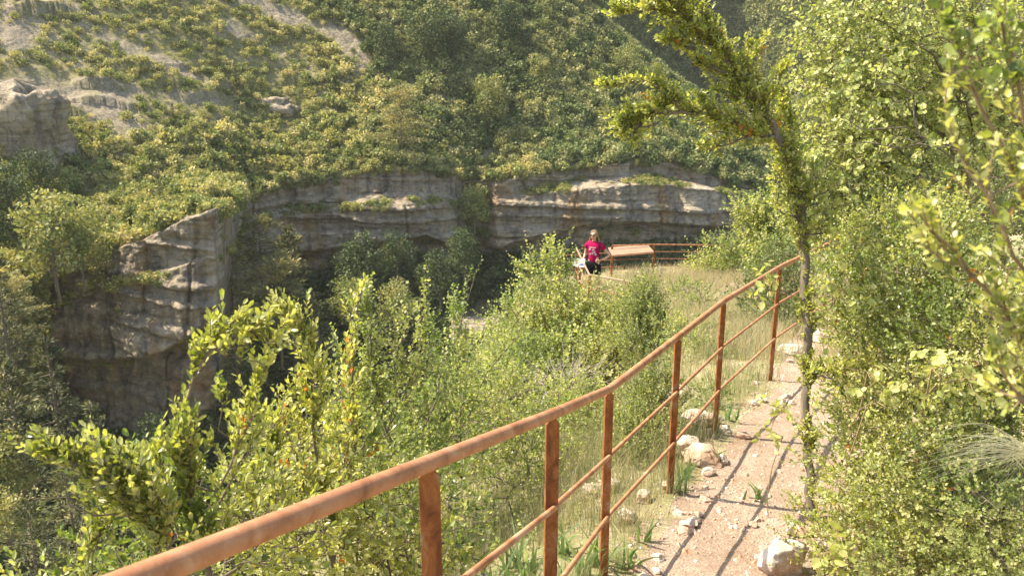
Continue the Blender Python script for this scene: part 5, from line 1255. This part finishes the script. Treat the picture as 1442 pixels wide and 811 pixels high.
# shrubs clinging to the steep flank of the spur
fk = Plant(np.array([0, 0, 0.]), 420); fk.blob((0, 0, .75), (.95, .95, .75), 330, .26); fk.blob((.5, .2, .5), (.6, .6, .5), 120, .24)
f0 = fk.build('flank_shrub', 'light green shrub clinging to the steep flank of the spur below the lookout', 'shrub', 'leaf', size=.07, per=8, tip=.004, skel=.4, lo=.25, hi=.95, group='shrubs on the steep flank below the lookout', width=1.3)
def put(root, first, loc, sc, rz):
    if first: r_ = root; kids = []
    else:
        r_ = root.copy(); C.objects.link(r_)
        for ch in root.children: c_ = ch.copy(); C.objects.link(c_); c_.parent = r_
    r_.location = loc; r_.scale = (sc, sc, sc); r_.rotation_euler = (0, 0, rz)
fl_ = [(710, 470, 19), (680, 500, 17), (735, 430, 21.5), (650, 520, 15), (690, 550, 15), (640, 570, 13), (600, 560, 12.5), (745, 500, 17), (720, 520, 15.5), (660, 560, 14)]
for k, (a_, b_, d_) in enumerate(fl_):
    q_ = W(a_, b_, d_); put(f0, k == 0, (q_[0], q_[1], max(gz(q_[0], q_[1]), q_[2]-1.6)), random.uniform(.8, 1.2), k*1.3)


# ------------------------------------------------------------------ haze, sky, sun, camera
me = bpy.data.meshes.new('haze'); x0, x1, y0, y1, z0, z1 = -300, 380, -12, 740, -188, 182
me.from_pydata([(x0, y0, z0), (x1, y0, z0), (x1, y1, z0), (x0, y1, z0), (x0, y0, z1), (x1, y0, z1), (x1, y1, z1), (x0, y1, z1)], [], [[3, 2, 1, 0], [4, 5, 6, 7], [0, 1, 5, 4], [1, 2, 6, 5], [2, 3, 7, 6], [3, 0, 4, 7]])
hm = bpy.data.materials.new('haze'); hm.use_nodes = True; ht = hm.node_tree; ht.nodes.clear(); ho = ht.nodes.new('ShaderNodeOutputMaterial'); hv = ht.nodes.new('ShaderNodeVolumePrincipled')
hv.inputs['Density'].default_value = .0001; hv.inputs['Color'].default_value = (1, .97, .93, 1); hv.inputs['Anisotropy'].default_value = .2; ht.links.new(hv.outputs[0], ho.inputs[1]); me.materials.append(hm)
tag(obj('haze', me), 'thin pale summer haze filling the gorge', 'haze', kind='stuff')
print('extent', FP.reshape(-1, 3).min(0), FP.reshape(-1, 3).max(0), HP.reshape(-1, 3).min(0), HP.reshape(-1, 3).max(0))
w = bpy.data.worlds.new('World'); SC.world = w; w.use_nodes = True; t = w.node_tree
bg = t.nodes.get('Background'); sky = t.nodes.new('ShaderNodeTexSky'); sky.sky_type = 'NISHITA'; sky.sun_disc = False
sdir = unit(np.array([-.80, .21, 0.0])); EL = math.radians(52)
SD = Vector((sdir[0]*math.cos(EL), sdir[1]*math.cos(EL), math.sin(EL)))
sky.sun_elevation = EL; sky.sun_rotation = math.atan2(sdir[0], sdir[1]); sky.dust_density = 1.5; sky.ozone_density = 1.0
t.links.new(sky.outputs[0], bg.inputs[0]); bg.inputs[1].default_value = .15
l = bpy.data.lights.new('sun', 'SUN'); l.energy = 4.8; l.angle = math.radians(.53); l.color = (1, .93, .82)
lo = bpy.data.objects.new('sun', l); link(lo); lo.rotation_euler = (-SD).to_track_quat('-Z', 'Y').to_euler(); lo.location = SD*60
cam = bpy.data.cameras.new('camera'); cam.sensor_width = 36; cam.lens = 36*F/1442; cam.clip_end = 3000; cam.clip_start = .05
cam.dof.use_dof = True; cam.dof.focus_distance = 6.5; cam.dof.aperture_fstop = 8.5
co = bpy.data.objects.new('camera', cam); link(co); co.rotation_euler = (math.pi/2-PITCH, 0, 0); SC.camera = co
vs = SC.view_settings; vs.view_transform = 'Standard'; vs.look = 'None'; vs.gamma = 1; vs.use_curve_mapping = False; vs.exposure = 1.22
vs.use_white_balance = True; vs.white_balance_temperature = 7250; vs.white_balance_tint = 6
SC.cycles.max_bounces = 7; SC.cycles.diffuse_bounces = 4; SC.cycles.transparent_max_bounces = 8; SC.cycles.use_denoising = True
SC.cycles.volume_bounces = 0
